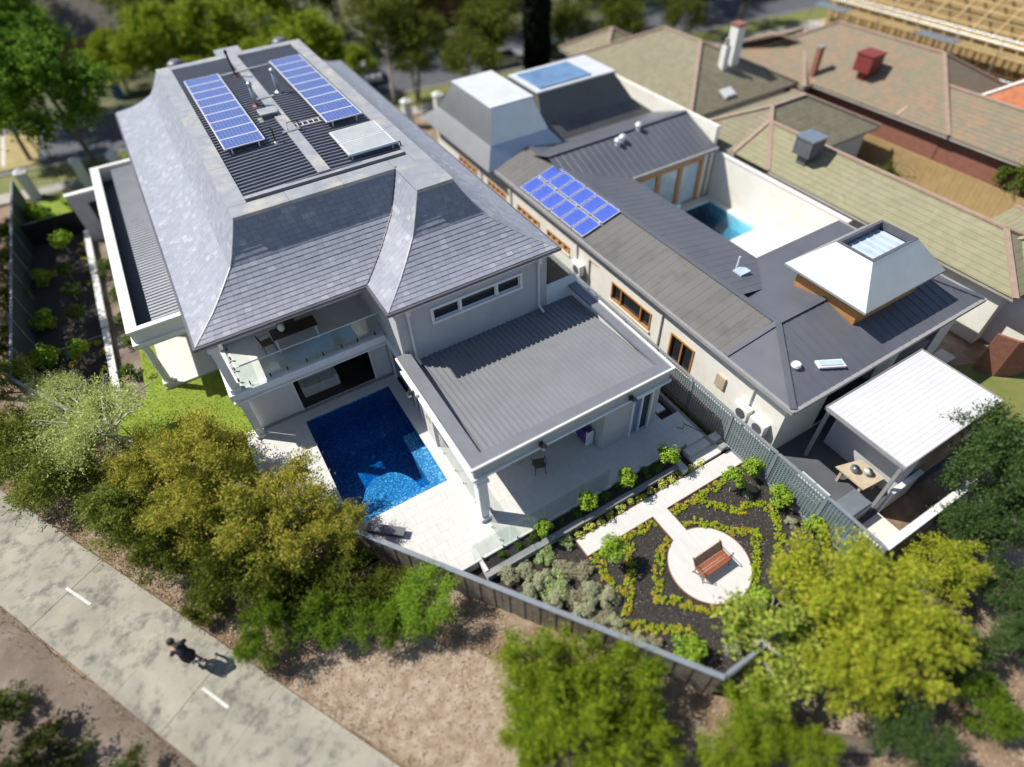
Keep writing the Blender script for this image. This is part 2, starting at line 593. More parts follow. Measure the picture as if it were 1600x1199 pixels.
# ================================================================ GROUND
def side(x, y):
    """distance inside the rear boundary of the block (negative = towards the shared path)"""
    d1 = ((x + 8.3) * 22.0 + (y - 23.9) * 16.0) / 27.2
    d2 = (y - 1.9)
    return min(d1, d2) if x > 4 else d1
def gz(x, y):
    t = max(0., min(1., (side(x, y) + 0.5) / 3.0))
    return -1.0 + .5 * t * t * (3 - 2 * t)
ax = list(np.arange(-320, -30, 30.)) + list(np.arange(-30, 62, 1.)) + list(np.arange(62, 420, 30.))
ay = list(np.arange(-300, -16, 30.)) + list(np.arange(-16, 72, 1.)) + list(np.arange(72, 430, 30.))
g = MB()
for y in ay:
    for x in ax:
        j = .05 * math.sin(x * .9 + 1.3 * y) * math.sin(y * .7 - x * .4)
        g.v.append((x, y, gz(x, y) + j * .6 - .03))
nx = len(ax)
for j in range(len(ay) - 1):
    for i in range(nx - 1):
        cx = (ax[i] + ax[i + 1]) / 2
        cy = (ay[j] + ay[j + 1]) / 2
        if -1.2 < cx < 5.2 and 12.2 < cy < 20.4:
            continue
        if 24.4 < cx < 28.6 and 18.6 < cy < 24.2:
            continue
        a = j * nx + i
        g.f.append((a, a + 1, a + 1 + nx, a + nx))
struct('ground', g, 'dirt')
# the garden block of the property (bed level -0.45)
s = MB()
s.prism([(-10.5, 49.6), (-10.5, 27.5), (-8.2, 23.9), (-5.37, 20), (14.7, 20), (14.7, 49.6)], -1.3, -.45)
s.prism([(4.3, 20), (4.3, 6.7), (7.75, 1.98), (14.7, 1.98), (14.7, 20)], -1.3, -.451)
s.prism([(-5.37, 20), (-.3, 13.03), (-.3, 20)], -1.3, -.449)
s.prism([(-.3, 13.03), (4.3, 6.7), (4.3, 12.9), (-.3, 12.95)], -1.3, -.452)
struct('garden_soil', s, 'soil')
# leaf litter and gravel outside the block
s = MB()
def wobble(poly, seed, amp=.25, step=.6):
    rnd = random.Random(seed)
    out = []
    for i, a in enumerate(poly):
        b = poly[(i + 1) % len(poly)]
        n = max(1, int(math.dist(a, b) / step))
        for k in range(n):
            t = k / n
            out.append((a[0] + (b[0] - a[0]) * t + rnd.uniform(-amp, amp), a[1] + (b[1] - a[1]) * t + rnd.uniform(-amp, amp)))
    return out
s.prism(wobble([(-4.4, 9.4), (-2.0, 10.2), (.3, 8.6), (2.2, 6.4), (3.4, 4.2), (2.4, 2.0), (-.2, 3.0), (-1.6, 5.6)], 4), -1.2, -.995)
struct('leaf_litter', s, 'litter')
# concrete shared path: slabs with real joints
P0 = Vector((-12.46, 23.81, 0)); P1 = Vector((-1.79, 5.45, 0))
dirp = (P1 - P0).normalized()
nrm = Vector((-dirp.y, dirp.x, 0))
if nrm.x > 0:
    nrm = -nrm
pw = (Vector((-12.45, 17.88, 0)) - P0).dot(nrm)
pth = struct('shared_path', MB().prism([tuple((P0 + dirp * a + nrm * b)[:2]) for a, b in ((-40, -.03), (70, -.03), (70, pw + .03), (-40, pw + .03))], -1.2, -.968), 'gravel')
slab = MB()
sl = 2.35
slab.prism([(0, 0), (sl - .012, 0), (sl - .012, pw), (0, pw)], -.06, .0)
slab_me = slab.mesh('slab', 'concrete')
ang = math.atan2(dirp.y, dirp.x)
for k in range(-4, 14):
    p = P0 + dirp * (k * sl)
    o = link('slab', slab_me, pth, (p.x, p.y, -.945 + .006 * ((k * 7) % 3 - 1)), (0, 0, ang), (1, -1, 1))
for k, (x, y, x2, y2) in enumerate(((-10.22, 17.22, -9.47, 16.01), (-6.47, 10.83, -5.86, 9.76), (-2.9, 4.7, -2.25, 3.58), (-13.8, 23.5, -13.1, 22.3))):
    a = Vector((x, y, 0)); b = Vector((x2, y2, 0))
    d = (b - a).normalized(); nn = Vector((-d.y, d.x, 0)) * .05
    s = MB()
    s.q(*[(p.x, p.y, -.934) for p in (a - nn, b - nn, b + nn, a + nn)])
    s.build('lane_dash', 'line_paint', pth)
s = MB()
s.prism(wobble([tuple((P0 + dirp * a + nrm * b)[:2]) for a, b in ((-30, pw + .05), (50, pw + .05), (50, pw + 14), (-30, pw + 14))], 9, .12, .8), -1.2, -.985)
struct('gravel_verge', s, 'gravel')
s = MB()
s.prism(wobble([(17.6, 1.4), (19.0, .6), (18.0, -2.2), (15.6, -4.2), (13.2, -6.5), (11, -6), (13.6, -3), (15.9, -.6)], 6, .15), -1.2, -.99)
struct('dirt_track', s, 'dirt')

# street beyond the front fences
def xs(x, a, b):
    return a + (b - a) * (x + 60) / 150.
road = MB()
road.prism([(-60, 61.5), (110, 40.0), (110, 48.5), (-60, 70.0)], -1.0, -.44)
struct('road', road, 'asphalt')
s = MB()
s.prism([(-60, 61.3), (-60, 61.48), (110, 39.98), (110, 39.8)], -1.0, -.33)
struct('kerb_near', s, 'footpath')
s = MB()
s.prism([(-60, 70.02), (-60, 70.2), (110, 48.7), (110, 48.52)], -1.0, -.33)
struct('kerb_far', s, 'footpath')
s = MB()
s.prism([(-60, 58.2), (-60, 61.3), (110, 39.8), (110, 36.7)], -1.0, -.42)
struct('nature_strip', s, 'lawn_back')
s = MB()
s.prism([(-60, 56.6), (-60, 58.2), (110, 36.7), (110, 35.1)], -1.0, -.40)
struct('footpath', s, 'footpath')
s = MB()
s.prism([(-60, 70.2), (-60, 76.5), (110, 55.0), (110, 48.7)], -1.0, -.41)
struct('verge_far', s, 'far_garden')
s = MB()
s.prism([(-90, 80.0), (-90, 140), (150, 120), (150, 43.6)], -1.0, -.43)
struct('far_gardens', s, 'far_garden')
s = MB()
s.prism([(-12.3, 56.3), (-9.6, 56.0), (-9.4, 63.4), (-12.3, 63.6)], -.9, -.395)
struct('driveway_crossing', s, 'dry_grass')
s = MB()
s.q((-12.05, 57.0, -.385), (-11.8, 57.0, -.385), (-11.85, 64.8, -.385), (-12.1, 64.8, -.385))
struct('road_line', s, 'line_paint')

# paving round the pool
t = MB()
PX0, PX1, PY0, PY1 = 0.02, 3.96, 13.18, 19.32
t.prism([(-2.5, 20.1), (-2.5, 16.35), (-.05, 12.98), (PX0, 12.98), (PX0, 20.1)], -.5, 0)
t.prism([(PX0, 12.985), (2.2, 9.85), (2.55, 9.45), (4.5, 9.45), (4.5, PY0), (PX0, PY0)], -.5, 0)
t.prism([(PX1, PY0), (4.5, PY0), (4.5, 20.1), (PX1, 20.1)], -.5, 0)
t.prism([(PX0, PY1), (PX1, PY1), (PX1, 20.1), (PX0, 20.1)], -.5, 0)
t.prism([(4.5, 9.45), (13.15, 9.45), (13.15, 17.3), (4.5, 17.3)], -.5, 0)
t.prism([(13.15, 9.35), (14.05, 9.35), (14.05, 10.96), (13.15, 10.96)], -.5, 0)
struct('pool_terrace', t, 'paving')
t = MB()
for i, (y0, y1, z) in enumerate(((8.98, 9.348, -.15), (8.5, 8.98, -.3))):
    t.box(12.95, 14.75, y0, y1, -.5, z)
struct('garden_steps', t, 'path_paving')
t = MB()
t.prism([(-5.0, 24.9), (-2.2, 24.9), (-2.2, 42.4), (-5.0, 42.4)], -.5, 0)
struct('portico_floor', t, 'white_paving')
lw = MB()
lw.prism([(-8.0, 23.95), (-5.36, 20.3), (-2.52, 16.4), (-2.52, 20.15), (-2.1, 20.15), (-2.1, 24.88), (-5.02, 24.88), (-5.02, 30.), (-5.7, 30.), (-5.9, 25.), (-7.3, 25.)], -.6, -.1)
struct('lawn', lw, 'lawn')
rg = np.random.default_rng(3)
bl = MB()
def in_poly(x, y, poly):
    c = False
    j = len(poly) - 1
    for i in range(len(poly)):
        if (poly[i][1] > y) != (poly[j][1] > y) and x < (poly[j][0] - poly[i][0]) * (y - poly[i][1]) / (poly[j][1] - poly[i][1]) + poly[i][0]:
            c = not c
        j = i
    return c
LP = [(-7.9, 23.9), (-5.3, 20.4), (-2.6, 16.6), (-2.55, 20.15), (-2.15, 20.15), (-2.15, 24.8), (-5.1, 24.8), (-5.1, 29.8), (-5.6, 29.8), (-5.85, 25.)]
for k in range(9000):
    x = rg.uniform(-8, -2); y = rg.uniform(17, 30)
    if not in_poly(x, y, LP):
        continue
    a = rg.uniform(0, PI); h = rg.uniform(.03, .07); q = .02
    bl.q((x - q * math.cos(a), y - q * math.sin(a), -.1), (x + q * math.cos(a), y + q * math.sin(a), -.1), (x + rg.uniform(-.05, .05), y + rg.uniform(-.05, .05), -.1 + h))
tag(bl.build('grass', 'grass_blade'), 'short bright green lawn grass beside the portico column', 'grass', kind='stuff')

# ================================================================ POOL
pool = thing('swimming_pool', 'rectangular deep blue mosaic swimming pool sunk into the pale terrace', 'pool', (2.0, 16.2, -1.75))
p = MB()
zb = -1.7
QX0, QX1, QY0, QY1 = PX0 + .004, PX1 - .004, PY0 + .004, PY1 - .004
p.q((QX0, QY0, zb), (QX1, QY0, zb), (QX1, QY1, zb), (QX0, QY1, zb))
for (a, b) in (((QX0, QY0), (QX1, QY0)), ((QX1, QY0), (QX1, QY1)), ((QX1, QY1), (QX0, QY1)), ((QX0, QY1), (QX0, QY0))):
    p.q((a[0], a[1], zb), (a[0], a[1], -.02), (b[0], b[1], -.02), (b[0], b[1], zb))
p.build('basin', 'mosaic', pool)
p = MB()
p.box(3.38, PX1 - .008, PY0 + .008, 16.6, -1.69, -.52)
p.box(PX0 + .008, 3.376, PY0 + .008, 13.75, -1.69, -.52)
p.build('bench_ledge', 'mosaic', pool)
p = MB()
arc = [(0.55 + 1.25 + 1.25 * math.cos(a), 13.76 + 1.75 * math.sin(a)) for a in np.linspace(0, PI, 18)]
p.prism(arc, -1.69, -.85)
p.build('entry_shelf', 'mosaic', pool)
p = MB()
for x, y in ((1.3, 17.9), (2.9, 18.1), (2.0, 17.2)):
    p.lathe((x, y, -1.69), [(.09, 0), (.09, .02), (.02, .03)], 10)
p.build('drain_cover', 'white_paint', pool)
wm = MB()
n = 26
for j in range(n + 1):
    for i in range(n + 1):
        wm.v.append((PX0 + (PX1 - PX0) * i / n, PY0 + (PY1 - PY0) * j / n, -.09))
for j in range(n):
    for i in range(n):
        a = j * (n + 1) + i
        wm.f.append((a, a + 1, a + n + 2, a + n + 1))
n0 = len(wm.v)
zw = -1.695
wm.v += [(PX0, PY0, zw), (PX1, PY0, zw), (PX1, PY1, zw), (PX0, PY1, zw)]
wm.f.append((n0 + 3, n0 + 2, n0 + 1, n0))
e0 = list(range(0, n + 1)); e2 = [n * (n + 1) + i for i in range(n, -1, -1)]
e1 = [j * (n + 1) + n for j in range(n + 1)]; e3 = [j * (n + 1) for j in range(n, -1, -1)]
for e, a, b in ((e0, n0, n0 + 1), (e1, n0 + 1, n0 + 2), (e2, n0 + 2, n0 + 3), (e3, n0 + 3, n0)):
    wm.f.append(tuple([a, b] + e[::-1]))
wm.v = [(min(max(x, PX0 + .006), PX1 - .006), min(max(y, PY0 + .006), PY1 - .006), z) for x, y, z in wm.v]
wo = wm.build('pool_water', 'water', None)
tag(wo, kind='structure')

# ================================================================ MAIN HOUSE
H = thing('house', 'two storey grey rendered house with slate mansard roof and rooftop deck', 'house', (4.7, 30, -.45))
ZE = 5.85
DX0, DX1, DY0, DY1 = .75, 8.72, 22.2, 40.4
WX0, WY0 = 7.28, 20.1
RUN = 3.05
PROF = [(0, 8.5), (.30, 7.93), (.60, 7.42), (.85, 7.07), (1.2, 6.82), (1.62, 6.53), (2.1, 6.25), (2.6, 6.03), (RUN, ZE)]
acc = [0.]
for (a, z), (b, y) in zip(PROF, PROF[1:]):
    acc.append(acc[-1] + math.hypot(b - a, y - z))
def prof(sv):
    for i in range(len(PROF) - 1):
        if sv <= acc[i + 1] + 1e-9:
            t = (sv - acc[i]) / (acc[i + 1] - acc[i])
            return PROF[i][0] + t * (PROF[i + 1][0] - PROF[i][0]), PROF[i][1] + t * (PROF[i + 1][1] - PROF[i][1])
    return PROF[-1]
FACES = {   # name: (point(u, a, z), u0, s0, u1, s1)
    'front': (lambda u, a, z: (u, DY0 - a, z), DX0, -1, WX0, -1, (1, 0, 0), (0, -1)),
    'wing_front': (lambda u, a, z: (u, WY0 - a, z), WX0, -1, DX1, 1, (1, 0, 0), (0, -1)),
    'wing_left': (lambda u, a, z: (WX0 - a, u, z), WY0, -1, DY0, -1, (0, 1, 0), (-1, 0)),
    'left': (lambda u, a, z: (DX0 - a, u, z), DY0, -1, DY1, 1, (0, 1, 0), (-1, 0)),
    'right': (lambda u, a, z: (DX1 + a, u, z), WY0, -1, DY1, 1, (0, 1, 0), (1, 0)),
    'back': (lambda u, a, z: (u, DY1 + a, z), DX0, -1, DX1, 1, (1, 0, 0), (0, 1)),
}
NROW = 20
SW = .285
und = MB()
rest = MB()
cand = []
rr = random.Random(12)
for fname, (pt, u0, s0, u1, s1, udir, od) in FACES.items():
    for (a, z), (b, y) in zip(PROF, PROF[1:]):
        und.q(pt(u0 + s0 * a, a, z - .02), pt(u1 + s1 * a, a, z - .02), pt(u1 + s1 * b, b, y - .02), pt(u0 + s0 * b, b, y - .02))
    if fname == 'back':
        continue
    L = acc[-1]
    for r in range(NROW):
        sa = L * r / NROW
        sb = L * (r + 1) / NROW
        a0, z0 = prof(sa)
        a1, z1 = prof(sb)
        tx = (a1 - a0); tz = (z1 - z0)
        ln = math.hypot(tx, tz)
        na, nz = -tz / ln, tx / ln              # outward normal in the (a, z) plane
        lift_t, lift_b = .004, .022
        lo = min(u0 + s0 * a0, u0 + s0 * a1)
        hi = max(u1 + s1 * a0, u1 + s1 * a1)
        u = lo - (SW * .5 if r % 2 else 0) - SW
        while u < hi:
            ua = u; ub = u + SW
            u += SW
            g = .003
            # clip to the slanting ends at the top and the bottom of the row
            def cl(v, a, g0):
                return min(max(v, u0 + s0 * a + .004), u1 + s1 * a - .004)
            ta, tb = cl(ua + g, a0, 0), cl(ub - g, a0, 0)
            ba, bb = cl(ua + g, a1, 0), cl(ub - g, a1, 0)
            if tb - ta < .02 and bb - ba < .02:
                continue
            full = (tb - ta > SW - .01) and (bb - ba > SW - .01)
            lj = rr.uniform(-.003, .004)
            if full and fname in ('front', 'wing_front'):
                cand.append((r, fname, (ua + ub) / 2, a0, z0, a1, z1, na, nz, lj))
                continue
            def P(uu, a, z, lf):
                return pt(uu, a + na * lf, z + nz * lf)
            th = .012
            t0, t1 = P(ta, a0, z0, lift_t), P(tb, a0, z0, lift_t)
            b0, b1 = P(ba, a1, z1, lift_b + lj), P(bb, a1, z1, lift_b + lj)
            c0, c1 = P(ba, a1, z1, lift_b + lj - th), P(bb, a1, z1, lift_b + lj - th)
            n0 = len(rest.v)
            rest.v += [t0, t1, b1, b0, c0, c1]
            rest.f += [(n0, n0 + 3, n0 + 2, n0 + 1), (n0 + 3, n0 + 4, n0 + 5, n0 + 2), (n0, n0 + 4, n0 + 3), (n0 + 1, n0 + 2, n0 + 5)]
und.build('roof_underlay', 'underlay', H)
cand.sort(key=lambda c: (-c[0], c[1], c[2]))
ROW = acc[-1] / NROW
sm = MB()
hw = SW / 2 - .003
sm.v = [(-hw, 0, .004), (hw, 0, .004), (hw, -ROW, .022), (-hw, -ROW, .022), (-hw, -ROW, .010), (hw, -ROW, .010)]
sm.f = [(0, 3, 2, 1), (3, 4, 5, 2), (0, 4, 3), (1, 2, 5)]
slate_me = sm.mesh('slate', 'slate')
roof = None
for k, c in enumerate(cand):
    r, fn, um, a0, z0, a1, z1, na, nz, lj = c
    y0 = (DY0 if fn == 'front' else WY0) - a0
    sl_ang = math.atan2(z0 - z1, a1 - a0)
    if k < 300:
        o = link('slate', slate_me, H, tuple(Vector((um, y0, z0 + lj)) - BASE[H.name]), (sl_ang, 0, 0))
    else:
        n0 = len(rest.v)
        cs, sn = math.cos(sl_ang), math.sin(sl_ang)
        for x, y, z in sm.v:
            rest.v.append((um + x, y0 + y * cs - z * sn, z0 + lj + y * sn + z * cs))
        rest.f += [tuple(n0 + i for i in f) for f in sm.f]
rest.build('slate_field', 'slate', H, kind='stuff')
# hip and valley flashings, gutters
for fn, uk, sgn in (('front', 0, -1), ('wing_front', 0, -1), ('wing_front', 1, 1), ('left', 1, 1), ('front', 1, 0)):
    pt, u0, s0, u1, s1, ud, od = FACES[fn]
    pts = []
    for a, z in PROF:
        u = (u0 + s0 * a) if uk == 0 else (u1 + s1 * a)
        x, y, zz = pt(u, a, z)
        pts.append((x, y, zz + (.012 if sgn else .03)))
    MB().tube(pts, .028 if sgn else .04, 6).build('hip_flashing' if sgn else 'valley_flashing', 'zinc' if sgn else 'zinc_dark', H)
EX0, EX1 = DX0 - RUN, DX1 + RUN
EYF, EYW, EYB = DY0 - RUN, WY0 - RUN, DY1 + RUN
EWL = WX0 - RUN
gut = .11
for nm, b in (('gutter', (EX0 - gut, EWL - .002, EYF - gut, EYF)), ('gutter', (EWL - gut, EX1 + gut, EYW - gut, EYW)), ('gutter', (EWL - gut, EWL, EYW, EYF - gut)),
              ('gutter', (EX0 - gut, EX0, EYF, EYB)), ('gutter', (EX1, EX1 + gut, EYW, EYB))):
    MB().box(b[0], b[1], b[2], b[3], ZE - .13, ZE - .01).build(nm, 'zinc_dark', H)
s = MB()
s.box(EX0, EX1, EYF + .002, EYB, ZE - .16, ZE - .07)
s.box(EWL + .002, EX1, EYW + .002, EYF, ZE - .16, ZE - .07)
s.build('soffit', 'white_paint', H)
# ---- roof deck
s = MB()
s.box(1.35, 8.2, 22.95, 39.85, 8.1, 8.33)
s.build('deck_base', 'underlay', H)
RX = 4.72
zdeck = lambda x, y: 8.36 + .10 * (1 - abs(x - RX) / 3.6)
s = MB()
ribs(s, 1.4, RX, 23.3, 39.8, zdeck, 'x', .30, .16, .075)
s.build('deck_sheeting', 'deck_sheet', H)
s = MB()
ribs(s, RX, 8.16, 23.3, 39.8, zdeck, 'x', .30, .16, .075)
s.build('deck_sheeting', 'deck_sheet', H)
# perimeter capping: separate lengths with raised seams
def cap_run(x0, x1, y0, y1, axis, n, z=8.5):
    for i in range(n):
        if axis == 'y':
            a = y0 + (y1 - y0) * i / n; b = y0 + (y1 - y0) * (i + 1) / n
            MB().box(x0, x1, a + .006, b - .006, z - .16, z + .004 * (i % 2)).build('capping', 'zinc', H)
        else:
            a = x0 + (x1 - x0) * i / n; b = x0 + (x1 - x0) * (i + 1) / n
            MB().box(a + .006, b - .006, y0, y1, z - .16, z + .004 * (i % 2)).build('capping', 'zinc', H)
cap_run(DX0 - .07, 1.42, DY0 + .75, DY1, 'y', 5)
cap_run(8.14, DX1 + .07, DY0 + .0, DY1, 'y', 5)
cap_run(1.43, 8.13, 39.8, DY1, 'x', 4)
cap_run(DX0 - .07, 7.2, DY0 - .09, DY0 + .74, 'x', 3)
cap_run(7.21, DX1 + .07, WY0 - .09, DY0 - .01, 'x', 1, 8.505)
cap_run(7.21, 8.13, DY0, DY0 + .74, 'x', 1)
MB().box(1.43, 8.13, 23.0, 23.3, 8.15, 8.3).build('box_gutter', 'gutter_shade_blue', H)
MB().box(1.43, 8.13, 23.26, 23.52, 8.36, 8.49).build('fascia_trim', 'zinc', H)
for k in range(4):
    y0 = 23.5 + k * 4.1
    MB().box(RX - .26, RX + .26, y0 + .01, y0 + 4.09, 8.50, 8.56 + .003 * (k % 2)).build('ridge_walkway', 'zinc', H)
for y in (27.9, 36.9, 32.4):
    MB().box(RX - .42, RX + .42, y, y + .14, 8.57, 8.60).build('strap', 'zinc', H)
MB().box(4.05, 5.45, DY1 + .004, 41.6, 8.1, 8.5).build('rear_cap', 'zinc', H)
for x in (1.83, 7.93):
    MB().lathe((x, 41.7, 7.3), [(.55, 0), (.55, .75), (.42, 1.0), (.28, 1.1)], 20).build('round_dormer', 'zinc_dark', H, True)
MB().bar((3.0, 36.7, 8.64), (6.2, 36.9, 8.64), .05, .03).build('cable_tray', 'white_paint', H)

# ---- walls
W = MB()
WIN = [(6.05, 10.05, 4.42, 4.98)]
wall_y(W, 4.5, 11.42, 17.35, 17.6, -.2, 5.7, WIN)
W.box(4.5, 4.75, 17.6, 22.6, 2.5, 5.7)
W.box(11.17, 11.42, 17.6, 43.1, -.45, 5.7)
W.box(4.75, 11.17, 42.85, 43.1, -.45, 5.7)
W.box(-1.95, 4.75, 42.8, 43.05, -.45, 5.7)
W.box(-1.95, -1.7, 22.9, 42.8, -.45, 5.7)
W.build('wall', 'render_grey', H)
# balcony back wall with an opening
W = MB()
wall_y(W, -1.95, 4.5, 22.62, 22.85, 2.9, 5.7, [(.6, 2.45, 2.9, 5.25), (2.95, 3.45, 3.4, 5.1), (3.65, 4.15, 3.4, 5.1)])
W.build('balcony_wall', 'render_light', H)
for xa, xb in ((2.95, 3.45), (3.65, 4.15)):
    f = MB()
    for a, b in ((xa, xa + .06), (xb - .06, xb)):
        f.box(a, b, 22.58, 22.66, 3.4, 5.1)
    f.box(xa + .06, xb - .06, 22.58, 22.66, 3.4, 3.47).box(xa + .06, xb - .06, 22.58, 22.66, 5.03, 5.1)
    for z in (3.82, 4.24, 4.66):
        f.box(xa + .06, xb - .06, 22.6, 22.65, z - .02, z + .02)
    win = f.build('window', 'frame_white', H)
    MB().box(xa + .06, xb - .06, 22.67, 22.7, 3.47, 5.03).build('pane', 'glass_dark', win)
W = MB()
W.box(-1.9, 4.5, 25.2, 25.3, 2.9, 5.7)
W.build('room_wall', 'render_light', H)
W = MB()
wall_y(W, -1.95, 4.48, 19.98, 20.2, 0, 2.42, [(.12, 3.72, 0, 2.3)])
W.build('ground_wall', 'render_light', H)
MB().box(-1.9, 11.1, 20.2, 29.8, -.4, -.02).build('floor', 'dark_floor', H)
MB().box(-1.9, 4.48, 26., 26.2, -.02, 2.4).build('room_wall', 'render_grey', H)
# wing side wall on the ground floor: glazing towards the pool
W = MB()
wall_x(W, 15.2, 19.98, 4.5, 4.72, 0, 2.5, [(16.6, 17.3, 0, 2.3), (17.6, 19.6, 0, 2.3)])
W.build('wing_wall', 'render_grey', H)
for ya, yb in ((16.6, 17.3), (17.6, 19.6)):
    f = MB()
    f.box(4.47, 4.56, ya, ya + .07, 0, 2.3).box(4.47, 4.56, yb - .07, yb, 0, 2.3).box(4.47, 4.56, ya + .07, yb - .07, 2.22, 2.3)
    win = f.build('window', 'frame_white', H)
    MB().box(4.58, 4.6, ya + .07, yb - .07, .02, 2.22).build('pane', 'glass_dark', win)
# sliding doors to the pool
f = MB()
f.box(.12, .2, 19.95, 20.06, 0, 2.3).box(3.64, 3.72, 19.95, 20.06, 0, 2.3).box(.2, 3.64, 19.95, 20.06, 2.22, 2.3)
f.build('door_frame', 'frame_white', H)
MB().box(-1.95, 4.48, 19.84, 19.975, -.02, .045).build('door_sill', 'coping', H)
# slabs and bands
s = MB()
s.box(-2.1, 4.495, 19.42, 25.2, 2.44, 2.88)
s.build('balcony_slab', 'render_light', H)
MB().box(-2.18, 4.495, 19.33, 19.47, 2.62, 2.93).build('balcony_band', 'frame_white', H)
MB().box(-2.18, -2.04, 19.472, 22.9, 2.62, 2.93).build('balcony_band', 'frame_white', H)
MB().box(-2.16, 4.49, 19.38, 19.5, 2.36, 2.44).build('balcony_band', 'frame_white', H)
MB().box(4.38, 4.498, 17.3, 19.41, 2.62, 2.93).build('wall_band', 'frame_white', H)
MB().box(4.40, 4.498, 17.3, 19.41, 2.38, 2.5).build('wall_band', 'frame_white', H)
MB().box(4.5, 11.42, 17.2, 17.348, 5.45, 5.69).build('frieze', 'frame_white', H)
MB().box(-2.0, 4.49, 19.5, 19.75, 5.35, 5.69).build('frieze', 'frame_white', H)
MB().box(-1.95, -1.7, 19.75, 22.6, 5.35, 5.69).build('frieze', 'frame_white', H)
# columns at the balcony corner
for y in (19.62,):
    c = MB()
    for z0, z1 in ((-.02, 2.36), (2.94, 5.34)):
        c.box(-2.06, -1.66, y - .2, y + .2, z0, z0 + .2).box(-2.0, -1.72, y - .14, y + .14, z0 + .2, z1 - .2).box(-2.06, -1.66, y - .2, y + .2, z1 - .2, z1)
    c.build('column', 'white_paint', H)
c = MB()
c.box(-1.97, -1.7, 22.3, 22.6, 2.94, 5.34)
c.build('column', 'white_paint', H)
# upstairs strip window
f = MB()
f.box(5.93, 10.17, 17.28, 17.348, 4.98, 5.1).box(5.93, 10.17, 17.25, 17.348, 4.30, 4.42).box(5.93, 6.05, 17.28, 17.348, 4.42, 4.98).box(10.05, 10.17, 17.28, 17.348, 4.42, 4.98)
for x in (7.25, 8.95):
    f.box(x - .05, x + .05, 17.3, 17.42, 4.42, 4.98)
win = f.build('window', 'frame_white', H)
for a, b in ((6.05, 7.2), (7.3, 8.9), (9.0, 10.05)):
    g = MB()
    g.box(a, b, 17.36, 17.4, 4.42, 4.46).box(a, b, 17.36, 17.4, 4.94, 4.98).box(a, a + .04, 17.36, 17.4, 4.46, 4.94).box(b - .04, b, 17.36, 17.4, 4.46, 4.94)
    sash = g.build('sash', 'frame_white', win)
    MB().box(a + .04, b - .04, 17.44, 17.46, 4.46, 4.94).build('pane', 'glass_dark', win)
MB().box(6.0, 10.1, 17.56, 17.58, 4.4, 5.0).build('blind', 'render_light', H)
# downpipes
for x in (4.98, 10.95):
    d = MB()
    d.box(x - .09, x + .09, 17.1, 17.3, 5.3, 5.68)
    d.bar((x, 17.26, 5.35), (x, 17.26, 3.0), .1, .08)
    d.bar((x, 17.26, 3.01), (x + .03, 16.9, 2.86), .1, .08)
    d.build('downpipe', 'white_paint', H)

# ---- left wing with portico and flat roof
s = MB()
s.box(-4.85, -1.96, 29.7, 42.4, 0, 2.56)
s.build('wing_block', 'render_light', H)
s = MB()
s.box(-4.99, -1.96, 25.01, 42.49, 2.46, 2.55)
s.build('portico_ceiling', 'white_paint', H)
for b in ((-5.0, -4.86, 25.0, 42.5), (-4.86, -1.97, 25.0, 25.14), (-4.86, -1.97, 42.36, 42.5)):
    MB().box(b[0], b[1], b[2], b[3], 2.44, 3.4).build('parapet', 'render_light', H)
for b in ((-5.08, -4.62, 24.9, 42.6), (-4.62, -1.97, 24.9, 25.2), (-4.62, -1.97, 42.3, 42.6)):
    MB().box(b[0], b[1], b[2], b[3], 3.402, 3.5).build('parapet_cap', 'white_paint', H)
for b in ((-5.14, -1.97, 24.87, 24.995), (-5.14, -5.002, 25.0, 42.5)):
    MB().box(b[0], b[1], b[2], b[3], 2.62, 2.80).build('cornice', 'white_paint', H)
MB().box(-4.84, -4.05, 25.16, 42.34, 2.57, 2.63).build('box_gutter', 'gutter_shade_blue', H)
s = MB()
ribs(s, -4.05, -1.97, 25.22, 42.2, lambda x, y: 3.2 + .02 * (x + 4.05), 'x', .25, .13, .055)
s.build('louvre_roof', 'louvre', H)
for x, y in ((-4.78, 25.2), (-4.78, 29.45)):
    c = MB()
    c.box(x - .22, x + .22, y - .22, y + .22, 0, .22)
    c.lathe((x, y, .22), [(.17, 0), (.17, 1.2), (.145, 2.1), (.19, 2.2), (.19, 2.38)], 14)
    c.build('column', 'white_paint', H)
# porch wall on the street side of the wing
s = MB()
s.box(-6.9, -5.02, 41.6, 41.85, -.45, 2.6)
s.build('porch_wall', 'render_grey', H)
MB().box(-6.98, -5.02, 41.52, 41.93, 2.602, 2.72).build('porch_cap', 'white_paint', H)
f = MB()
f.box(-6.0, -5.2, 41.55, 41.598, -.4, 2.0)
f.build('porch_door', 'glass_dark', H)
for ya in (31.5, 35., 38.5):
    f = MB()
    f.box(-4.93, -4.852, ya, ya + 1.4, .8, 2.3)
    win = f.build('window', 'frame_white', H)
    MB().box(-4.95, -4.934, ya + .08, ya + 1.32, .88, 2.22).build('pane', 'glass_dark', win)
